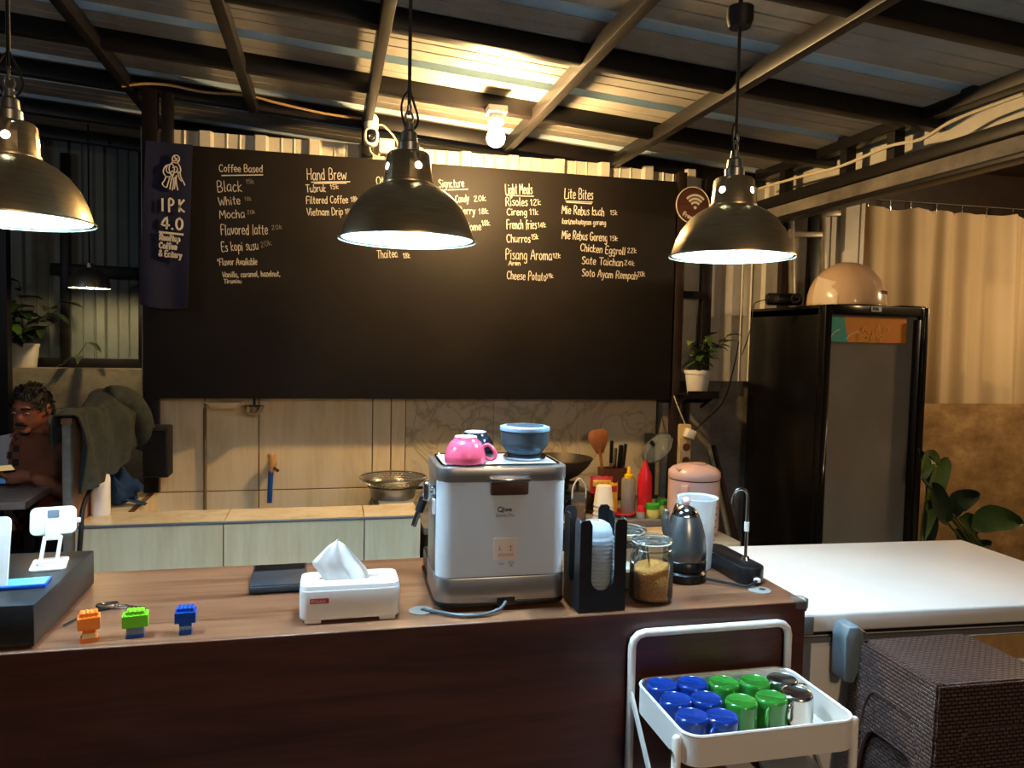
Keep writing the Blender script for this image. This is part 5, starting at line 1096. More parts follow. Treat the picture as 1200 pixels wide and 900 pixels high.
ring.add([(x, y, th_-.008) for x, y in o_]+[(x, y, th_) for x, y in [(q_[0]*.98, q_[1]*.97) for q_ in o_]]+[(x, y, th_) for x, y in i_]+[(x, y, th_-.008) for x, y in i_], [(r_*n+k, r_*n+(k+1) % n, (r_+1)*n+(k+1) % n, (r_+1)*n+k) for r_ in range(3) for k in range(n)])
ring.build('lid', 'white_plastic', tb, smooth=40)
for sx in (-.08, .08): MB().b2(sx-.018, sx+.018, -td+.006, td-.006, 0, .009).build('foot', 'cup_white', tb, bevel=.002)
lbx = MB().b2(-tw+.022, -tw+.062, -td-.0006, -td+.001, .046, .0575).build('label', 'red_label', tb); mb = MB(); mxl = Matrix(((1, 0, 0, -tw), (0, 0, -1, -td-.0006), (0, 1, 0, 0), (0, 0, 0, 1))); ribbon(mb, arc(.028, .0517, .003, 0, 360, 12), .0008, mxl, .0003)
for k_ in range(5): ribbon(mb, [(.034+.0045*k_, .0495), (.0355+.0045*k_, .054)], .0009, mxl, .0003)
ribbon(mb, [(.034, .0495), (.056, .0495)], .0008, mxl, .0003); mb.build('label_text', 'label_paper', lbx, smooth=0)
def lerp3(pts, v):
    for (v0, p0), (v1, p1) in zip(pts, pts[1:]):
        if v <= v1: f = (v-v0)/(v1-v0); return (p0[0]+(p1[0]-p0[0])*f, p0[1]+(p1[1]-p0[1])*f)
    return pts[-1][1]
TL = [(0, (-.05, -.012)), (.12, (-.058, 0)), (.48, (-.084, .037)), (.85, (-.046, .076)), (1, (-.034, .082))]; TR = [(0, (.036, -.012)), (.12, (.044, .0)), (.3, (.036, .02)), (.85, (-.012, .076)), (1, (-.022, .082))]
def tis(u, v, k=1):
    a, b = lerp3(TL, v), lerp3(TR, v)
    return (a[0]+(b[0]-a[0])*u, k*(.019*math.sin(u*PI)*(1-.5*v)+.004*math.sin(u*11+v*2)*(1-v*.4)), a[1]+(b[1]-a[1])*u+.004*math.sin(u*PI)*v)
ts = MB().grid(lambda u, v: tis(u, v, -1), 24, 16).grid(lambda u, v: tis(u, v, .8), 24, 16).build('tissue_sheet', 'paper_tissue', smooth=80, loc=(.05, 1.733, ZC+th_), solidify=.0006)
tag(ts, 'white tissue pulled up out of the tissue box', 'tissue')

# ================================================================== ESPRESSO MACHINE
em = thing('espresso_machine', 'silver espresso machine seen from behind with clear water tank', 'espresso machine', (.393, 1.695, ZC), math.radians(-.8)); mw = .154; mh = .335
DB = .21                                        # body depth
MB().prism(rrect(-mw, mw, .0, .33, .03, 5), .012, .022).build('base_plate', 'black_plastic', em, bevel=.003)
MB().prism(rrect(-mw, mw, .0, DB, .035, 6), .022, .078).build('lower_housing', 'machine_steel', em, bevel=.002)
MB().prism(rrect(-mw+.004, mw-.004, .075, DB, .012, 4), .078, mh-.04).build('body', 'machine_steel', em, bevel=.002)
MB().prism(rrect(-mw+.0, mw-.0, .0, DB, .035, 6), mh-.036, mh-.003).build('top_housing', 'machine_steel', em, bevel=.003)
tp = MB().prism(rrect(-mw+.018, mw-.018, .022, DB-.012, .02, 5), mh-.004, mh-.001).build('warming_tray', 'machine_tray', em, bevel=.001)
MB().tube([(x, y, mh-.001) for x, y in rrect(-mw+.016, mw-.016, .02, DB-.01, .02, 5)], .003, 6, True).build('tray_rail', 'chrome', tp)
for sx in (-.11, .11):
    for sy in (.05, .28): MB().solid([(.016, 0), (.016, .013)], 12, T(sx, sy, 0)).build('foot', 'rubber', em)
# drip tray sticking out on the barista's side
MB().prism(rrect(-mw+.006, mw-.006, DB, .34, .02, 4), .022, .066).build('drip_tray', 'steel_dark', em, bevel=.003)
MB().prism(rrect(-.05, .05, .19, .30, .02, 4), .225, .30).build('brew_head', 'machine_steel', em, bevel=.004); MB().solid([(.036, .19), (.036, .228)], 24, T(0, .26, 0)).build('group_head', 'chrome', em)
pf = MB().bar((0, .29, .20), (-.02, .40, .19), .022, .026).build('portafilter', 'black_plastic', em, bevel=.006)
# water tank
tk = MB(); o_ = rrect(-mw+.003, mw-.003, .002, .072, .032, 6); n = len(o_); i_ = rrect(-mw+.006, mw-.006, .005, .069, .029, 6)
tk.add([(x, y, .08) for x, y in o_]+[(x, y, mh-.037) for x, y in o_]+[(x, y, mh-.037) for x, y in i_]+[(x, y, .083) for x, y in i_], [tuple(range(n))[::-1], tuple(range(3*n, 4*n))]+[(r_*n+k, r_*n+(k+1) % n, (r_+1)*n+(k+1) % n, (r_+1)*n+k) for r_ in range(3) for k in range(n)])
tko = tk.build('water_tank', 'tank', em, smooth=40); MB().b2(-mw+.008, mw-.008, .0725, .0748, .08, mh-.04).build('tank_backing', 'white_plastic', em)
MB().prism(rrect(-mw+.0065, mw-.0065, .0055, .0685, .0285, 6), .0835, .145).build('water', 'tank_water', tko, smooth=40)
MB().prism(rrect(-.044, .044, mh-.066, mh-.034, .004, 3), .0, .012, T(.012, .006, 0) @ RX(90)).build('tank_grip', 'stripe', em, bevel=.002)
MB().b2(-.034, .058, -.016, .004, mh-.035, mh-.027).build('tank_latch', 'chrome', em, bevel=.002)
# logo and sticker
mb = MB(); mxl = Matrix(((1, 0, 0, 0), (0, 0, -1, .0018), (0, 1, 0, 0), (0, 0, 0, 1)))
ribbon(mb, arc(-.008, .235, .0055, 60, 420, 16), .0022, mxl, .0006); ribbon(mb, [(-.006, .231), (-.001, .228)], .002, mxl, .0006)
write(mb, 'lone', (-.0005, .0018, .2305), (.0185, .0018, .2305), .0085, .0016, jit=0, th=.0006); mb.build('logo', 'ink_black', tko, smooth=0)
mb = write(MB(), 'Barista Pro', (-.018, .0018, .2175), (.024, .0018, .2175), .007, .0007, jit=.1, th=.0004); mb.build('script_text', 'ink_grey', tko, smooth=0)
skp = MB().b2(-.022, .034, .0004, .0019, .118, .168).build('sticker', 'label_paper', tko)
mb = MB()
for (x0, z0, x1, z1) in ((-.008, .140, -.008, .150), (-.011, .1425, -.005, .1425), (.018, .140, .018, .152), (.014, .14, .022, .14), (.014, .148, .022, .148)): ribbon(mb, [(x0, z0), (x1, z1)], .0012, Matrix(((1, 0, 0, 0), (0, 0, -1, .0003), (0, 1, 0, 0), (0, 0, 0, 1))), .0003)
for z0 in (.131, .1275): ribbon(mb, [(-.012, z0), (.024, z0)], .0011, Matrix(((1, 0, 0, 0), (0, 0, -1, .0003), (0, 1, 0, 0), (0, 0, 0, 1))), .0003)
mb.build('sticker_marks', 'ink_red', skp, smooth=0)
mb = MB()
for pts in ([(-.010, .108), (-.004, .108), (-.002, .112), (.001, .106), (.004, .108)], [(.014, .112), (.026, .112), (.024, .107), (.016, .107), (.014, .112)], [(.02, .107), (.02, .103)], [(.016, .1025), (.024, .1025)]): ribbon(mb, pts, .0012, mxl, .0004)
mb.build('tank_marks', 'ink_grey', tko, smooth=0)
# bean hopper
hp = MB().solid([(.046, 0), (.052, .004), (.052, .008), (.044, .012)], 32, T(.073, .115, mh-.002)).build('hopper_seat', 'chrome', em, smooth=40)
MB().lathe([(.001, .012), (.040, .012), (.044, .018), (.056, .034), (.058, .04), (.0585, .072), (.0575, .072), (.056, .04), (.042, .022), (.001, .016)], 36, T(.073, .115, mh-.002)).build('hopper', 'smoke_plastic', em, smooth=40)
MB().solid([(.038, .016), (.042, .02), (.046, .03)], 32, T(.073, .115, mh-.002)).build('hopper_base', 'lid_blue', em, smooth=40)
hl = MB().solid([(.0605, .071), (.0615, .074), (.0605, .080), (.054, .082)], 36, T(.073, .115, mh-.002)).build('hopper_lid', 'lid_blue', em, smooth=40); MB().solid([(.046, .082), (.045, .0835)], 32, T(.073, .115, mh-.002)).build('lid_panel', 'smoke_plastic', hl)
# side controls
MB().solid([(.012, 0), (.012, .012)], 16, T(-mw+.004, .075, .268) @ RY(-90)).build('knob_collar', 'chrome', em)
MB().prism(rrect(-.022, .022, -.013, .013, .006, 4), .0, .016, T(-mw-.007, .075, .268) @ RY(-90)).build('steam_knob', 'steel', em, bevel=.004)
MB().b2(-mw-.002, -mw+.004, .06, .085, .215, .250).build('side_badge', 'cup_white', em)
MB().tube(spline([(-mw+.05, .24, .235), (-mw+.0, .24, .225), (-mw-.012, .24, .195), (-mw-.03, .235, .145)], 6), [.007]*6+[.009]*6+[.007]*6+[.006], 10).build('steam_wand', 'chrome', em)
MB().tube([(-mw-.004, .24, .212), (-mw-.016, .24, .182)], .011, 10).build('wand_grip', 'dark_plastic', em)
MB().b2(-.012, .03, -.002, .004, .012, .03).build('cable_recess', 'black_plastic', em)
c = Vector(em.location)
pw = [Vector((.40, 1.69, ZC+.022)), Vector((.385, 1.675, ZC+.012)), Vector((.345, 1.66, ZC+.006)), Vector((.29, 1.662, ZC+.006)), Vector((.245, 1.69, ZC+.007)), at(495, 717, 2, ZC)+Vector((.004, 0, .004))]
tag(MB().tube(spline(pw, 6), .004, 8).build('machine_cable', 'cable_grey'), 'grey power cable running from the espresso machine into the grommet', 'cable')

def teacup(loc, m_, label, rz):
    t = thing('coffee_cup', label, 'cup', loc, rz)
    MB().lathe([(.044, .002), (.047, 0), (.049, .002), (.0485, .016), (.043, .036), (.034, .05), (.027, .055), (.0265, .06)], 36).build('body', m_, t, smooth=50)
    MB().lathe([(.0265, .0595), (.0255, .061), (.023, .0605), (.022, .057), (.001, .056)], 32).build('foot_ring', 'cup_white', t, smooth=50)
    MB().tube(spline([(.041, 0, .038), (.054, 0, .042), (.068, 0, .028), (.07, 0, .015), (.06, 0, .008), (.047, 0, .012)], 4), .0045, 8).build('handle', m_, t, smooth=60)
    return t
zc_ = ZC+mh+.001
teacup((.312, 1.755, zc_), 'pink_glaze', 'pink cup upside down on the espresso machine', math.radians(-18))
teacup((.352, 1.845, zc_), 'navy_glaze', 'dark navy cup upside down behind the pink cup', math.radians(100))

# ================================================================== LID ORGANISER
ho = thing('cup_organiser', 'black plastic cup lid organiser beside the espresso machine', 'organiser', (.617, 1.70, ZC), math.radians(1)); ow = .057; od = .055; oh = .215
def slot_panel(w_, h_, sw, sb_, th2, mx, m_='dark_plastic', name='panel'):
    """upright panel with a U slot open at the top"""
    out = [(-w_, 0), (w_, 0), (w_, h_-.006), (w_-.006, h_), (sw+.006, h_), (sw, h_-.012), (sw, sb_+sw*.9)]+[(sw*math.cos(math.radians(a)), sb_+sw*.9-sw*.9*math.sin(math.radians(a))) for a in (20, 45, 70, 90, 110, 135, 160)]+[(-sw, sb_+sw*.9), (-sw, h_-.012), (-sw-.006, h_), (-w_+.006, h_), (-w_, h_-.006)]
    return MB().prism(out, -th2/2, th2/2, mx).build(name, m_, ho, smooth=0)
slot_panel(ow, oh, .028, .05, .004, T(0, -od, 0) @ RX(90), name='front_panel')
slot_panel(ow, oh*1.05, .028, .05, .004, T(0, od, 0) @ RX(90), name='rear_panel')
for sx in (-1, 1): slot_panel(od-.003, oh, .02, .06, .004, T(sx*(ow-.002), 0, 0) @ RZ(90) @ RX(90), name='side_panel')
MB().b2(-ow, ow, -od, od, 0, .006).build('base', 'dark_plastic', ho)
lp = None
for k in range(17):
    z0 = ZC+.007+k*.0095
    if lp is None:
        lp = thing('dome_lid', 'clear plastic dome lid stacked below the topmost lid in the organiser', 'lid', (0, 0, 0), 0, 'stacked clear dome lids')
        MB().lathe([(.043, 0), (.045, .0015), (.045, .005), (.0425, .0065), (.0415, .009), (.040, .022), (.034, .034), (.022, .041), (.010, .043)], 28).build('dome', 'lid_plastic', lp, smooth=50)
        MB().tube([(.0445*math.cos(2*PI*i/28), .0445*math.sin(2*PI*i/28), .003) for i in range(28)], .0015, 5, True).build('rim', 'lid_plastic', lp)
        o = lp
    else: o = copy_tree(lp)
    o.location = (.617, 1.70, z0)
    if k == 16: o['label'] = 'topmost clear dome lid of the stack in the black organiser'
# second narrow stack between machine and organiser is part of the same run of lids
# ================================================================== GLASS JARS
def clip_jar(loc, label, fill, rz=0):
    t = thing('glass_jar', label, 'jar', loc, rz); R_ = .052; H_ = .150
    MB().lathe([(.001, .002), (.044, .002), (.050, .006), (.0525, .014), (.0525, .085), (.049, .108), (.045, .118), (.045, .135), (.048, .137), (.048, .142), (.0435, .142), (.0425, .118), (.0465, .106), (.0497, .085), (.0497, .016), (.046, .008), (.001, .006)], 44).build('body', 'clear', t, smooth=50)
    MB().lathe([(.001, .150), (.03, .150), (.034, .154), (.040, .154), (.046, .150), (.0475, .145), (.044, .1435), (.03, .1445), (.001, .1445)], 40).build('lid', 'clear', t, smooth=50)
    MB().lathe([(.044, .1412), (.0475, .1425), (.044, .1438)], 32).build('seal', 'cup_white', t)
    b_ = MB(); b_.tube([(.0465*math.cos(2*PI*i/32), .0465*math.sin(2*PI*i/32), .127) for i in range(32)], .0016, 5, True); b_.tube([(.0485*math.cos(2*PI*i/32), .0485*math.sin(2*PI*i/32), .148) for i in range(32)], .0013, 5, True)
    b_.tube(spline([(-.047, -.012, .127), (-.06, -.013, .115), (-.064, 0, .10), (-.06, .013, .115), (-.047, .012, .127)], 4), .0016, 5); b_.tube(spline([(-.049, -.009, .148), (-.058, -.009, .14), (-.059, -.006, .12), (-.05, -.004, .122)], 4), .0016, 5); b_.tube(spline([(.047, -.008, .127), (.056, -.008, .138), (.049, -.008, .15)], 4), .0016, 5)
    b_.build('wire_bail', 'steel', t)
    return t
clip_jar((.766, 1.706, ZC), 'clip-top glass jar two thirds full of brown sugar', True, math.radians(25))
s_ = MB(); pr = [(.001, .0065), (.045, .0085), (.0493, .016), (.0493, .078)]; s_.lathe(pr, 44)
s_.lathe([(.0493, .078), (.044, .083), (.03, .084), (.015, .079), (.001, .078)], 44); s_.v = [(x, y, z+(.008*x/.05-.003*math.sin(y*120) if z > .077 else 0)) for x, y, z in s_.v]
tag(s_.build('brown_sugar', 'sugar', loc=(.766, 1.706, ZC), smooth=60), 'golden brown sugar filling the glass jar', 'sugar', kind='stuff')
t = thing('sugar_spoon', 'steel spoon standing in the brown sugar jar', 'spoon', (.766, 1.706, ZC+.05)); MB().tube([(.0, .0, .0), (-.01, .01, .088)], .002, 6).build('handle', 'steel', t); MB().ball((0, 0, 0), .009, 6, (1, .5, 1.4)).build('bowl', 'steel', t)
clip_jar((.742, 1.815, ZC), 'clip-top glass jar of white powder behind the brown sugar jar', False, math.radians(10))
tag(MB().solid([(.045, .0085), (.0493, .016), (.0493, .05), (.03, .053)], 36).build('white_powder', 'cup_white', loc=(.742, 1.815, ZC), smooth=50), 'white powder in the glass jar behind the sugar', 'powder', kind='stuff')

# ================================================================== KETTLE, PITCHER, WATER PUMP
t = thing('electric_kettle', 'dark steel kettle on a black electric base', 'kettle', (.921, 1.845, ZC)); 
MB().solid([(.054, 0), (.058, .004), (.058, .022), (.052, .029)], 36).build('power_base', 'black_plastic', t, smooth=40)
MB().solid([(.053, .029), (.057, .033), (.057, .052), (.054, .056)], 36).build('foot_band', 'black_plastic', t, smooth=40)
MB().solid([(.054, .056), (.057, .062), (.056, .085), (.052, .12), (.044, .152), (.036, .172)], 40).build('body', 'steel_kettle', t, smooth=50)
MB().lathe([(.0345, .171), (.0365, .173), (.0345, .175)], 36).build('rim', 'chrome', t)
ld = MB().solid([(.034, .172), (.031, .182), (.022, .192), (.008, .197), (.005, .2)], 36).build('lid', 'chrome', t, smooth=50); MB().ball((0, 0, .208), .0125, 8).build('knob', 'cooker_pink', ld)
MB().tube(spline([(-.042, .0, .10), (-.052, .004, .135), (-.054, .006, .165), (-.050, .006, .186)], 5), [.012]*6+[.011]*5+[.009]*4+[.007], 10).build('spout', 'steel_kettle', t, smooth=60)
MB().tube(spline([(.0, .036, .168), (.01, .07, .18), (.014, .092, .15), (.014, .095, .1), (.01, .062, .075)], 5), .008, 8).build('handle', 'black_plastic', t, smooth=60)
MB().ball((.012, -.056, .064), .003, 6).build('rivet', 'chrome', t)
kp = [Vector((.955, 1.80, ZC+.014)), Vector((.975, 1.785, ZC+.012)), Vector((1.01, 1.765, ZC+.008)), Vector((1.045, 1.735, ZC+.008)), Vector((1.078, 1.748, ZC+.015))]
tag(MB().tube(spline(kp, 6), .0038, 8).build('kettle_cable', 'dark_plastic'), 'black cable running from the kettle base to the water pump', 'cable')
t = thing('measuring_jug', 'translucent plastic measuring jug behind the kettle', 'jug', (.998, 1.93, ZC), 0)
MB().lathe([(.001, .002), (.038, .002), (.042, .006), (.052, .195), (.057, .199), (.056, .201), (.0505, .197), (.0405, .008), (.001, .005)], 36).build('body', 'lid_plastic', t, smooth=40)
mb = MB()
for k in range(9):
    a_ = math.radians(-35); r_ = .0435+.0088*(k/9)+.0018; mb.box((r_*math.cos(a_), r_*math.sin(a_), .03+k*.018), (.003, .012 if k % 2 else .007, .0016), Matrix.Rotation(a_, 3, 'Z'))
mb.build('scale_marks', 'hose_blue', t)
MB().prism([(-.012, .185), (.012, .185), (.0, .20)], 0, .012, T(-.048, 0, 0) @ RZ(-90) @ RX(90)).build('spout', 'lid_plastic', t)
t = thing('water_pump', 'black tabletop water pump with a bent chrome spout', 'water pump', (1.080, 1.885, ZC), math.radians(1))
MB().prism(rrect(-.037, .037, -.128, .12, .035, 8), .0, .046).build('housing', 'pump_black', t, bevel=.004)
MB().prism(rrect(-.030, .030, -.121, .113, .029, 8), .046, .048).build('touch_panel', 'black_plastic', t, bevel=.001)
MB().solid([(.012, .047), (.009, .056)], 16, T(.012, -.055, 0)).build('spout_collar', 'chrome', t)
hz = .245; MB().tube([(.012, -.055, .05), (.012, -.055, .13), (.012, -.055, hz-.03)]+[(.012-.022+.022*math.cos(a), -.055, hz-.03+.026*math.sin(a)) for a in (PI/6, PI/3, PI/2, 2*PI/3, 5*PI/6, PI)]+[(-.032, -.055, hz-.045)], .0045, 10).build('spout', 'chrome', t, smooth=60)
MB().solid([(.0065, .125), (.0065, .15)], 14, T(.012, -.055, 0)).build('spout_joint', 'white_plastic', t)
MB().box((.0, -.132, .016), (.014, .016, .01)).build('usb_plug', 'cup_white', t, bevel=.002)

# ================================================================== GUEST TABLE AND MAN
ZG = .90
t = thing('guest_table', 'dark wood table in front of the seated man', 'table', (-1.9, 3.35, 0)); gx = at(70, 563, 2, ZG); gf = at(30, 588, 2, ZG)
MB().prism([(-.9, gf.y-3.35), (gf.x+1.9, gf.y-3.35), (gx.x+1.9, gx.y-3.35), (-.9, gx.y-3.35)], ZG-.03, ZG).build('top', 'table_wood', t, bevel=.002)
for sx, sy in ((-.8, -.15), (-.8, .2), (.68, -.12), (.70, .18)): MB().b2(sx-.02, sx+.02, sy-.02, sy+.02, 0, ZG-.03).build('leg', 'steel_black', t)
c = at(4, 566, 2, ZG); t = thing('table_tablet', 'blue-lit tablet lying on the dark wood table before the man', 'tablet', (c.x-.06, c.y+.01, ZG), math.radians(8)); MB().prism(rrect(-.13, .13, -.08, .08, .012, 4), 0, .008).build('body', 'black_plastic', t); MB().prism(rrect(-.122, .122, -.072, .072, .006, 4), .008, .0088).build('screen', 'tablet_screen', t)
def skin_mesh(verts, edges, radii, sub=2):
    me = bpy.data.meshes.new('tmp'); me.from_pydata(verts, edges, []); o = bpy.data.objects.new('tmp', me); COL.objects.link(o)
    m_ = o.modifiers.new('s', 'SKIN'); 
    sv = me.skin_vertices[0].data if len(me.skin_vertices) else None
    if sv is None:
        bm = bmesh.new(); bm.from_mesh(me); bm.verts.layers.skin.verify(); bm.to_mesh(me); bm.free(); sv = me.skin_vertices[0].data
    for i, r_ in enumerate(radii):
        sv[i].radius = (r_, r_) if not isinstance(r_, tuple) else r_
        sv[i].use_root = (i == 0)
    s_ = o.modifiers.new('d', 'SUBSURF'); s_.levels = sub; s_.render_levels = sub
    bpy.context.view_layer.update(); dg = bpy.context.evaluated_depsgraph_get(); res = bpy.data.meshes.new_from_object(o.evaluated_get(dg)); 
    vs = [tuple(v.co) for v in res.vertices]; fs = [tuple(p.vertices) for p in res.polygons]; bpy.data.objects.remove(o); return vs, fs
def fuse(mb, voxel, name, m_, parent, smooth_it=4):
    me = bpy.data.meshes.new('tmp'); me.from_pydata(mb.v, [], mb.f); bm = bmesh.new(); bm.from_mesh(me); bmesh.ops.recalc_face_normals(bm, faces=bm.faces); bm.to_mesh(me); bm.free()
    o = bpy.data.objects.new('tmp', me); COL.objects.link(o); r_ = o.modifiers.new('r', 'REMESH'); r_.mode = 'VOXEL'; r_.voxel_size = voxel
    s_ = o.modifiers.new('s', 'SMOOTH'); s_.iterations = smooth_it; s_.factor = .5
    bpy.context.view_layer.update(); dg = bpy.context.evaluated_depsgraph_get(); res = bpy.data.meshes.new_from_object(o.evaluated_get(dg)); bpy.data.objects.remove(o)
    res.polygons.foreach_set('use_smooth', [True]*len(res.polygons)); res.materials.clear(); res.materials.append(M[m_]); q_ = bpy.data.objects.new(name, res); COL.objects.link(q_); q_.parent = parent; return q_
hd = at(44, 478, 1, 3.72)                       # head centre
SEAT = hd.z-.70
mn = thing('person', 'man in white and brown batik shirt sitting and looking at a phone', 'person', (hd.x-.015, 3.78, 0), math.radians(-8))
# local frame: faces -y; head centre at (0,-.06,hd.z)
hz_ = hd.z; sh = hz_-.175                         # shoulder line
DX = -.035
V_ = [(0, .06, SEAT+.06), (0, .06, SEAT+.22), (0, .03, SEAT+.36), (0, .0, sh-.02), (0, -.03, hz_-.10), (0, -.045, hz_-.02),
      (-.15, .0, sh-.025), (-.19, -.02, sh-.24), (-.15, -.19, sh-.13), (-.12, -.225, sh-.11),
      (.15, .0, sh-.025), (.185, -.02, sh-.24), (.105, -.19, sh-.12), (.07, -.22, sh-.095),
      (-.10, .04, SEAT+.04), (-.13, -.36, SEAT+.05), (-.14, -.38, .12), (-.14, -.46, .04), (.10, .04, SEAT+.04), (.13, -.36, SEAT+.05), (.14, -.38, .12), (.14, -.46, .04)]
E_ = [(0, 1), (1, 2), (2, 3), (3, 4), (4, 5), (3, 6), (6, 7), (7, 8), (8, 9), (3, 10), (10, 11), (11, 12), (12, 13), (0, 14), (14, 15), (15, 16), (16, 17), (0, 18), (18, 19), (19, 20), (20, 21)]
Rr = [(.15, .11), (.14, .105), (.155, .11), (.13, .085), (.056, .056), (.05, .05), (.062, .062), (.046, .046), (.033, .033), (.026, .026), (.062, .062), (.046, .046), (.033, .033), (.026, .026), .085, .062, .045, .04, .085, .062, .045, .04]
vs, fs = skin_mesh(V_, E_, Rr, 2); body = MB(); body.add(vs, fs)
HC = Vector((0, -.06, hz_)); tilt = T(*HC) @ RX(14) @ RZ(-6) @ Matrix.Scale(.88, 4)
def hp_(x, y, z): return tilt @ Vector((x, y, z))
head = MB(); head.ball((0, 0, 0), 1, 14); head.v = [tuple(hp_(x*.076*(1-.18*max(0, -z)**1.5), y*.094*(1.0 if y > 0 else .96)+(-.01 if z < -.3 else 0), z*.118)) for x, y, z in head.v]; body.add(head.v, head.f)
for sx in (-1, 1): body.add(*(lambda m: (m.v, m.f))(MB().ball((0, 0, 0), 1, 6)), tilt @ T(sx*.077, .01, -.005) @ Matrix.Diagonal((.012, .02, .032, 1)))
body.add(*(lambda m: (m.v, m.f))(MB().ball((0, 0, 0), 1, 8)), tilt @ T(0, -.096, -.022) @ Matrix.Diagonal((.017, .02, .026, 1)))
body.add(*(lambda m: (m.v, m.f))(MB().ball((0, 0, 0), 1, 8)), tilt @ T(0, -.088, .022) @ Matrix.Diagonal((.05, .014, .012, 1)))
body.add(*(lambda m: (m.v, m.f))(MB().ball((0, 0, 0), 1, 8)), tilt @ T(0, -.078, -.095) @ Matrix.Diagonal((.03, .022, .02, 1)))
body.add(*(lambda m: (m.v, m.f))(MB().ball((0, 0, 0), 1, 8)), tilt @ T(0, -.088, -.064) @ Matrix.Diagonal((.026, .014, .012, 1)))
def hand(w, dirv, palm_n, sgn, curl):
    """palm + five fingers: w wrist, dirv finger direction, palm_n palm normal"""
    d = Vector(dirv).normalized(); n_ = Vector(palm_n).normalized(); s_ = d.cross(n_)*sgn
    body.add(*(lambda m: (m.v, m.f))(MB().tube([w, w+d*.03, w+d*.07, w+d*.085], [.024, .03, .034, .028], 10)))
    for k, L in enumerate((.062, .072, .068, .052)):
        b_ = Vector(w)+d*.075+s_*(.027-.018*k); p1 = b_+d*L*.45+n_*L*.1*curl; p2 = p1+d*L*.25*(1-.6*curl)+n_*L*.3*curl; p3 = p2+d*L*.1*(1-curl)+n_*L*.28*curl
        body.add(*(lambda m: (m.v, m.f))(MB().tube([b_, p1, p2, p3], [.0095, .009, .0085, .007], 8)))
    b_ = Vector(w)+d*.03+s_*.026; body.add(*(lambda m: (m.v, m.f))(MB().tube([b_, b_+s_*.022+d*.02+n_*.012, b_+s_*.026+d*.045+n_*.022], [.011, .0105, .008], 8)))
wl_, wr2 = Vector(V_[13]), Vector(V_[9])
hand(wl_, (-.75, -.62, .08), (-.1, .1, 1), 1, .7); hand(wr2, (.3, -.95, -.06), (.1, -.1, -1), 1, .35)
fuse(body, .0058, 'body', 'skin', mn, 3)
# eyes, brows, moustache and beard
for sx in (-1, 1):
    e = MB(); e.add(*(lambda m: (m.v, m.f))(MB().ball((0, 0, 0), 1, 6)), tilt @ T(sx*.031, -.0855, .002) @ Matrix.Diagonal((.012, .007, .0035, 1))); eo = e.build('eye', 'eye_white', mn)
    e = MB(); e.add(*(lambda m: (m.v, m.f))(MB().ball((0, 0, 0), 1, 6)), tilt @ T(sx*.031, -.0915, .0015) @ Matrix.Diagonal((.005, .003, .0034, 1))); e.build('pupil', 'ink_black', eo)
    MB().tube([hp_(sx*.012, -.1, .026), hp_(sx*.03, -.1, .031), hp_(sx*.05, -.086, .026)], [.004, .005, .003], 6).build('eyebrow', 'hair', mn)
MB().tube([hp_(-.03, -.088, -.06), hp_(-.014, -.101, -.05), hp_(0, -.104, -.048), hp_(.014, -.101, -.05), hp_(.03, -.088, -.06)], [.004, .008, .008, .008, .004], 8).build('moustache', 'hair', mn)
MB().tube([hp_(-.02, -.098, -.066), hp_(0, -.103, -.066), hp_(.02, -.098, -.066)], [.003, .005, .003], 8).build('mouth', 'lip', mn)
g_ = MB(); g_.add(*(lambda m: (m.v, m.f))(MB().ball((0, 0, 0), 1, 8)), tilt @ T(0, -.077, -.1) @ Matrix.Diagonal((.028, .025, .016, 1))); g_.build('beard', 'hair', mn)
# hair: close cap plus short swept tufts
hr = MB(); random.seed(21)
def hairp(u, v, k=1.04):
    a = u*2*PI; front = max(0, -math.sin(a)); low = -.35+.98*front**.6+.06*math.sin(a*11)
    z = 1-(1-low)*v; r_ = math.sqrt(max(0, 1-min(1, z*z))) if v > .02 else .001
    return hp_(math.cos(a)*r_*.078*k, math.sin(a)*r_*.096*k+.003, z*.121*k)
hr.grid(lambda u, v: tuple(hairp(u, v)), 40, 14)
for k in range(260):
    u, v = random.random(), random.random()**.7; p = hairp(u, v, 1.03); c_ = hp_(0, 0, 0); n_ = (p-c_).normalized()
    sw = Vector((random.uniform(-.5, .9), -.9+random.uniform(-.4, .4), -.25)); tg = (sw-n_*sw.dot(n_)).normalized(); L = random.uniform(.018, .034)
    hr.tube([p-n_*.004, p+n_*.008+tg*L*.5, p+n_*.004+tg*L], [.006, .0052, .001], 5)
hr.build('hair', 'hair', mn, smooth=70)
# shirt: torso rings and short sleeves fused into one garment
so = MB(); rings = [(SEAT+.0, .165, .135, .06), (SEAT+.12, .158, .125, .06), (SEAT+.26, .17, .128, .045), (sh-.12, .185, .125, .01), (sh-.04, .19, .115, .0), (sh+.012, .165, .1, -.004), (sh+.045, .105, .085, -.01), (sh+.07, .07, .068, -.018), (sh+.078, .062, .06, -.02)]; n_s = 28
vs = [(rx*math.cos(2*PI*i/n_s), cy+ry*math.sin(2*PI*i/n_s), z) for z, rx, ry, cy in rings for i in range(n_s)]; m_r = len(rings)
so.add(vs, [(j*n_s+i, j*n_s+(i+1) % n_s, (j+1)*n_s+(i+1) % n_s, (j+1)*n_s+i) for j in range(m_r-1) for i in range(n_s)]+[tuple(range(n_s))[::-1], tuple(range((m_r-1)*n_s, m_r*n_s))])
for sx in (-1, 1): so.tube([(sx*.09, 0, sh-.02), (sx*.15, 0, sh-.025), (sx*.172, -.006, sh-.09), (sx*.186, -.016, sh-.2)], [.08, .08, .078, .074], 16)
fuse(so, .008, 'shirt', 'shirt', mn, 5)
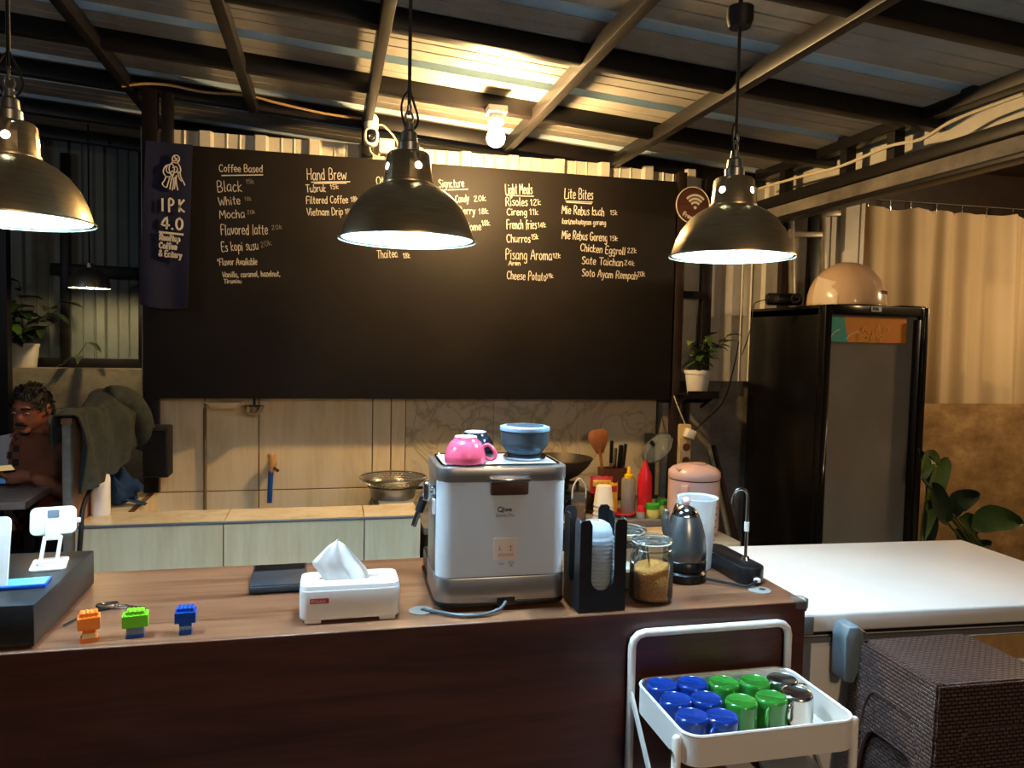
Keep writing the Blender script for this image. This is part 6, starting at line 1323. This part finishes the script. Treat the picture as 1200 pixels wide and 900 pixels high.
tV = [(0, .06, SEAT+.05), (-.10, .04, SEAT+.04), (-.13, -.36, SEAT+.05), (-.14, -.37, .16), (.10, .04, SEAT+.04), (.13, -.36, SEAT+.05), (.14, -.37, .16)]
vs, fs = skin_mesh(tV, [(0, 1), (1, 2), (2, 3), (0, 4), (4, 5), (5, 6)], [.13, .1, .078, .062, .1, .078, .062], 2); fuse(MB().add(vs, fs), .011, 'trousers', 'black_matte', mn, 3)
# phone in the hand, chair under the man
hw = mn.matrix_basis @ (wl_+Vector((-.085, -.065, .045)))
hw = Matrix.Translation(mn.location) @ Matrix.Rotation(mn.rotation_euler.z, 4, 'Z') @ (wl_+Vector((-.085, -.062, .034)))
t = thing('phone', 'slim phone held in the hand of the seated man', 'phone', hw, math.radians(32)); MB().prism(rrect(-.075, .05, -.034, .034, .008, 4), 0, .008, RX(12)).build('case', 'black_plastic', t); MB().prism(rrect(-.071, .046, -.03, .03, .005, 4), .008, .0087, RX(12)).build('screen', 'phone_screen', t)
t = thing('guest_chair', 'dark chair that the man sits on', 'chair', (hd.x, 3.84, 0), math.radians(-8)); MB().b2(-.2, .2, -.2, .2, SEAT-.085, SEAT-.045).build('seat', 'black_matte', t, bevel=.01); MB().b2(-.19, .19, .19, .215, SEAT+.05, SEAT+.36).build('backrest', 'black_matte', t, bevel=.008)
for sx in (-.18, .18):
    MB().b2(sx-.015, sx+.015, .18, .21, 0, SEAT+.3).build('leg', 'steel_black', t); MB().b2(sx-.015, sx+.015, -.19, -.16, 0, SEAT-.085).build('leg', 'steel_black', t)
# plants on the ledge of the far wall
c = at(28, 431, 1, 5.45); plant('potted_plant', 'trailing leafy plant in white pot on the far wall ledge', (c.x, 5.45, 1.32), [(-.1, -.1, .3), (-.25, -.08, .25), (.1, -.1, .25), (-.2, -.05, .4), (.2, -.1, .15), (-.3, -.1, .1), (.02, -.12, .4), (-.12, -.14, .18), (.25, -.08, .28), (-.35, -.1, .32)], ['leaf', 'leaf_dark', 'leaf_dark'], (.07, .085, .15), None, 6, (.15, .09), 11)
c = at(92, 422, 1, 5.47); plant('sprout_plant', 'single curled green leaf sprout on the far wall ledge', (c.x, 5.40, 1.32), [(.05, -.05, .08), (.08, -.05, .16)], ['leaf', 'leaf_dark'], None, None, 2, (.14, .06), 4)
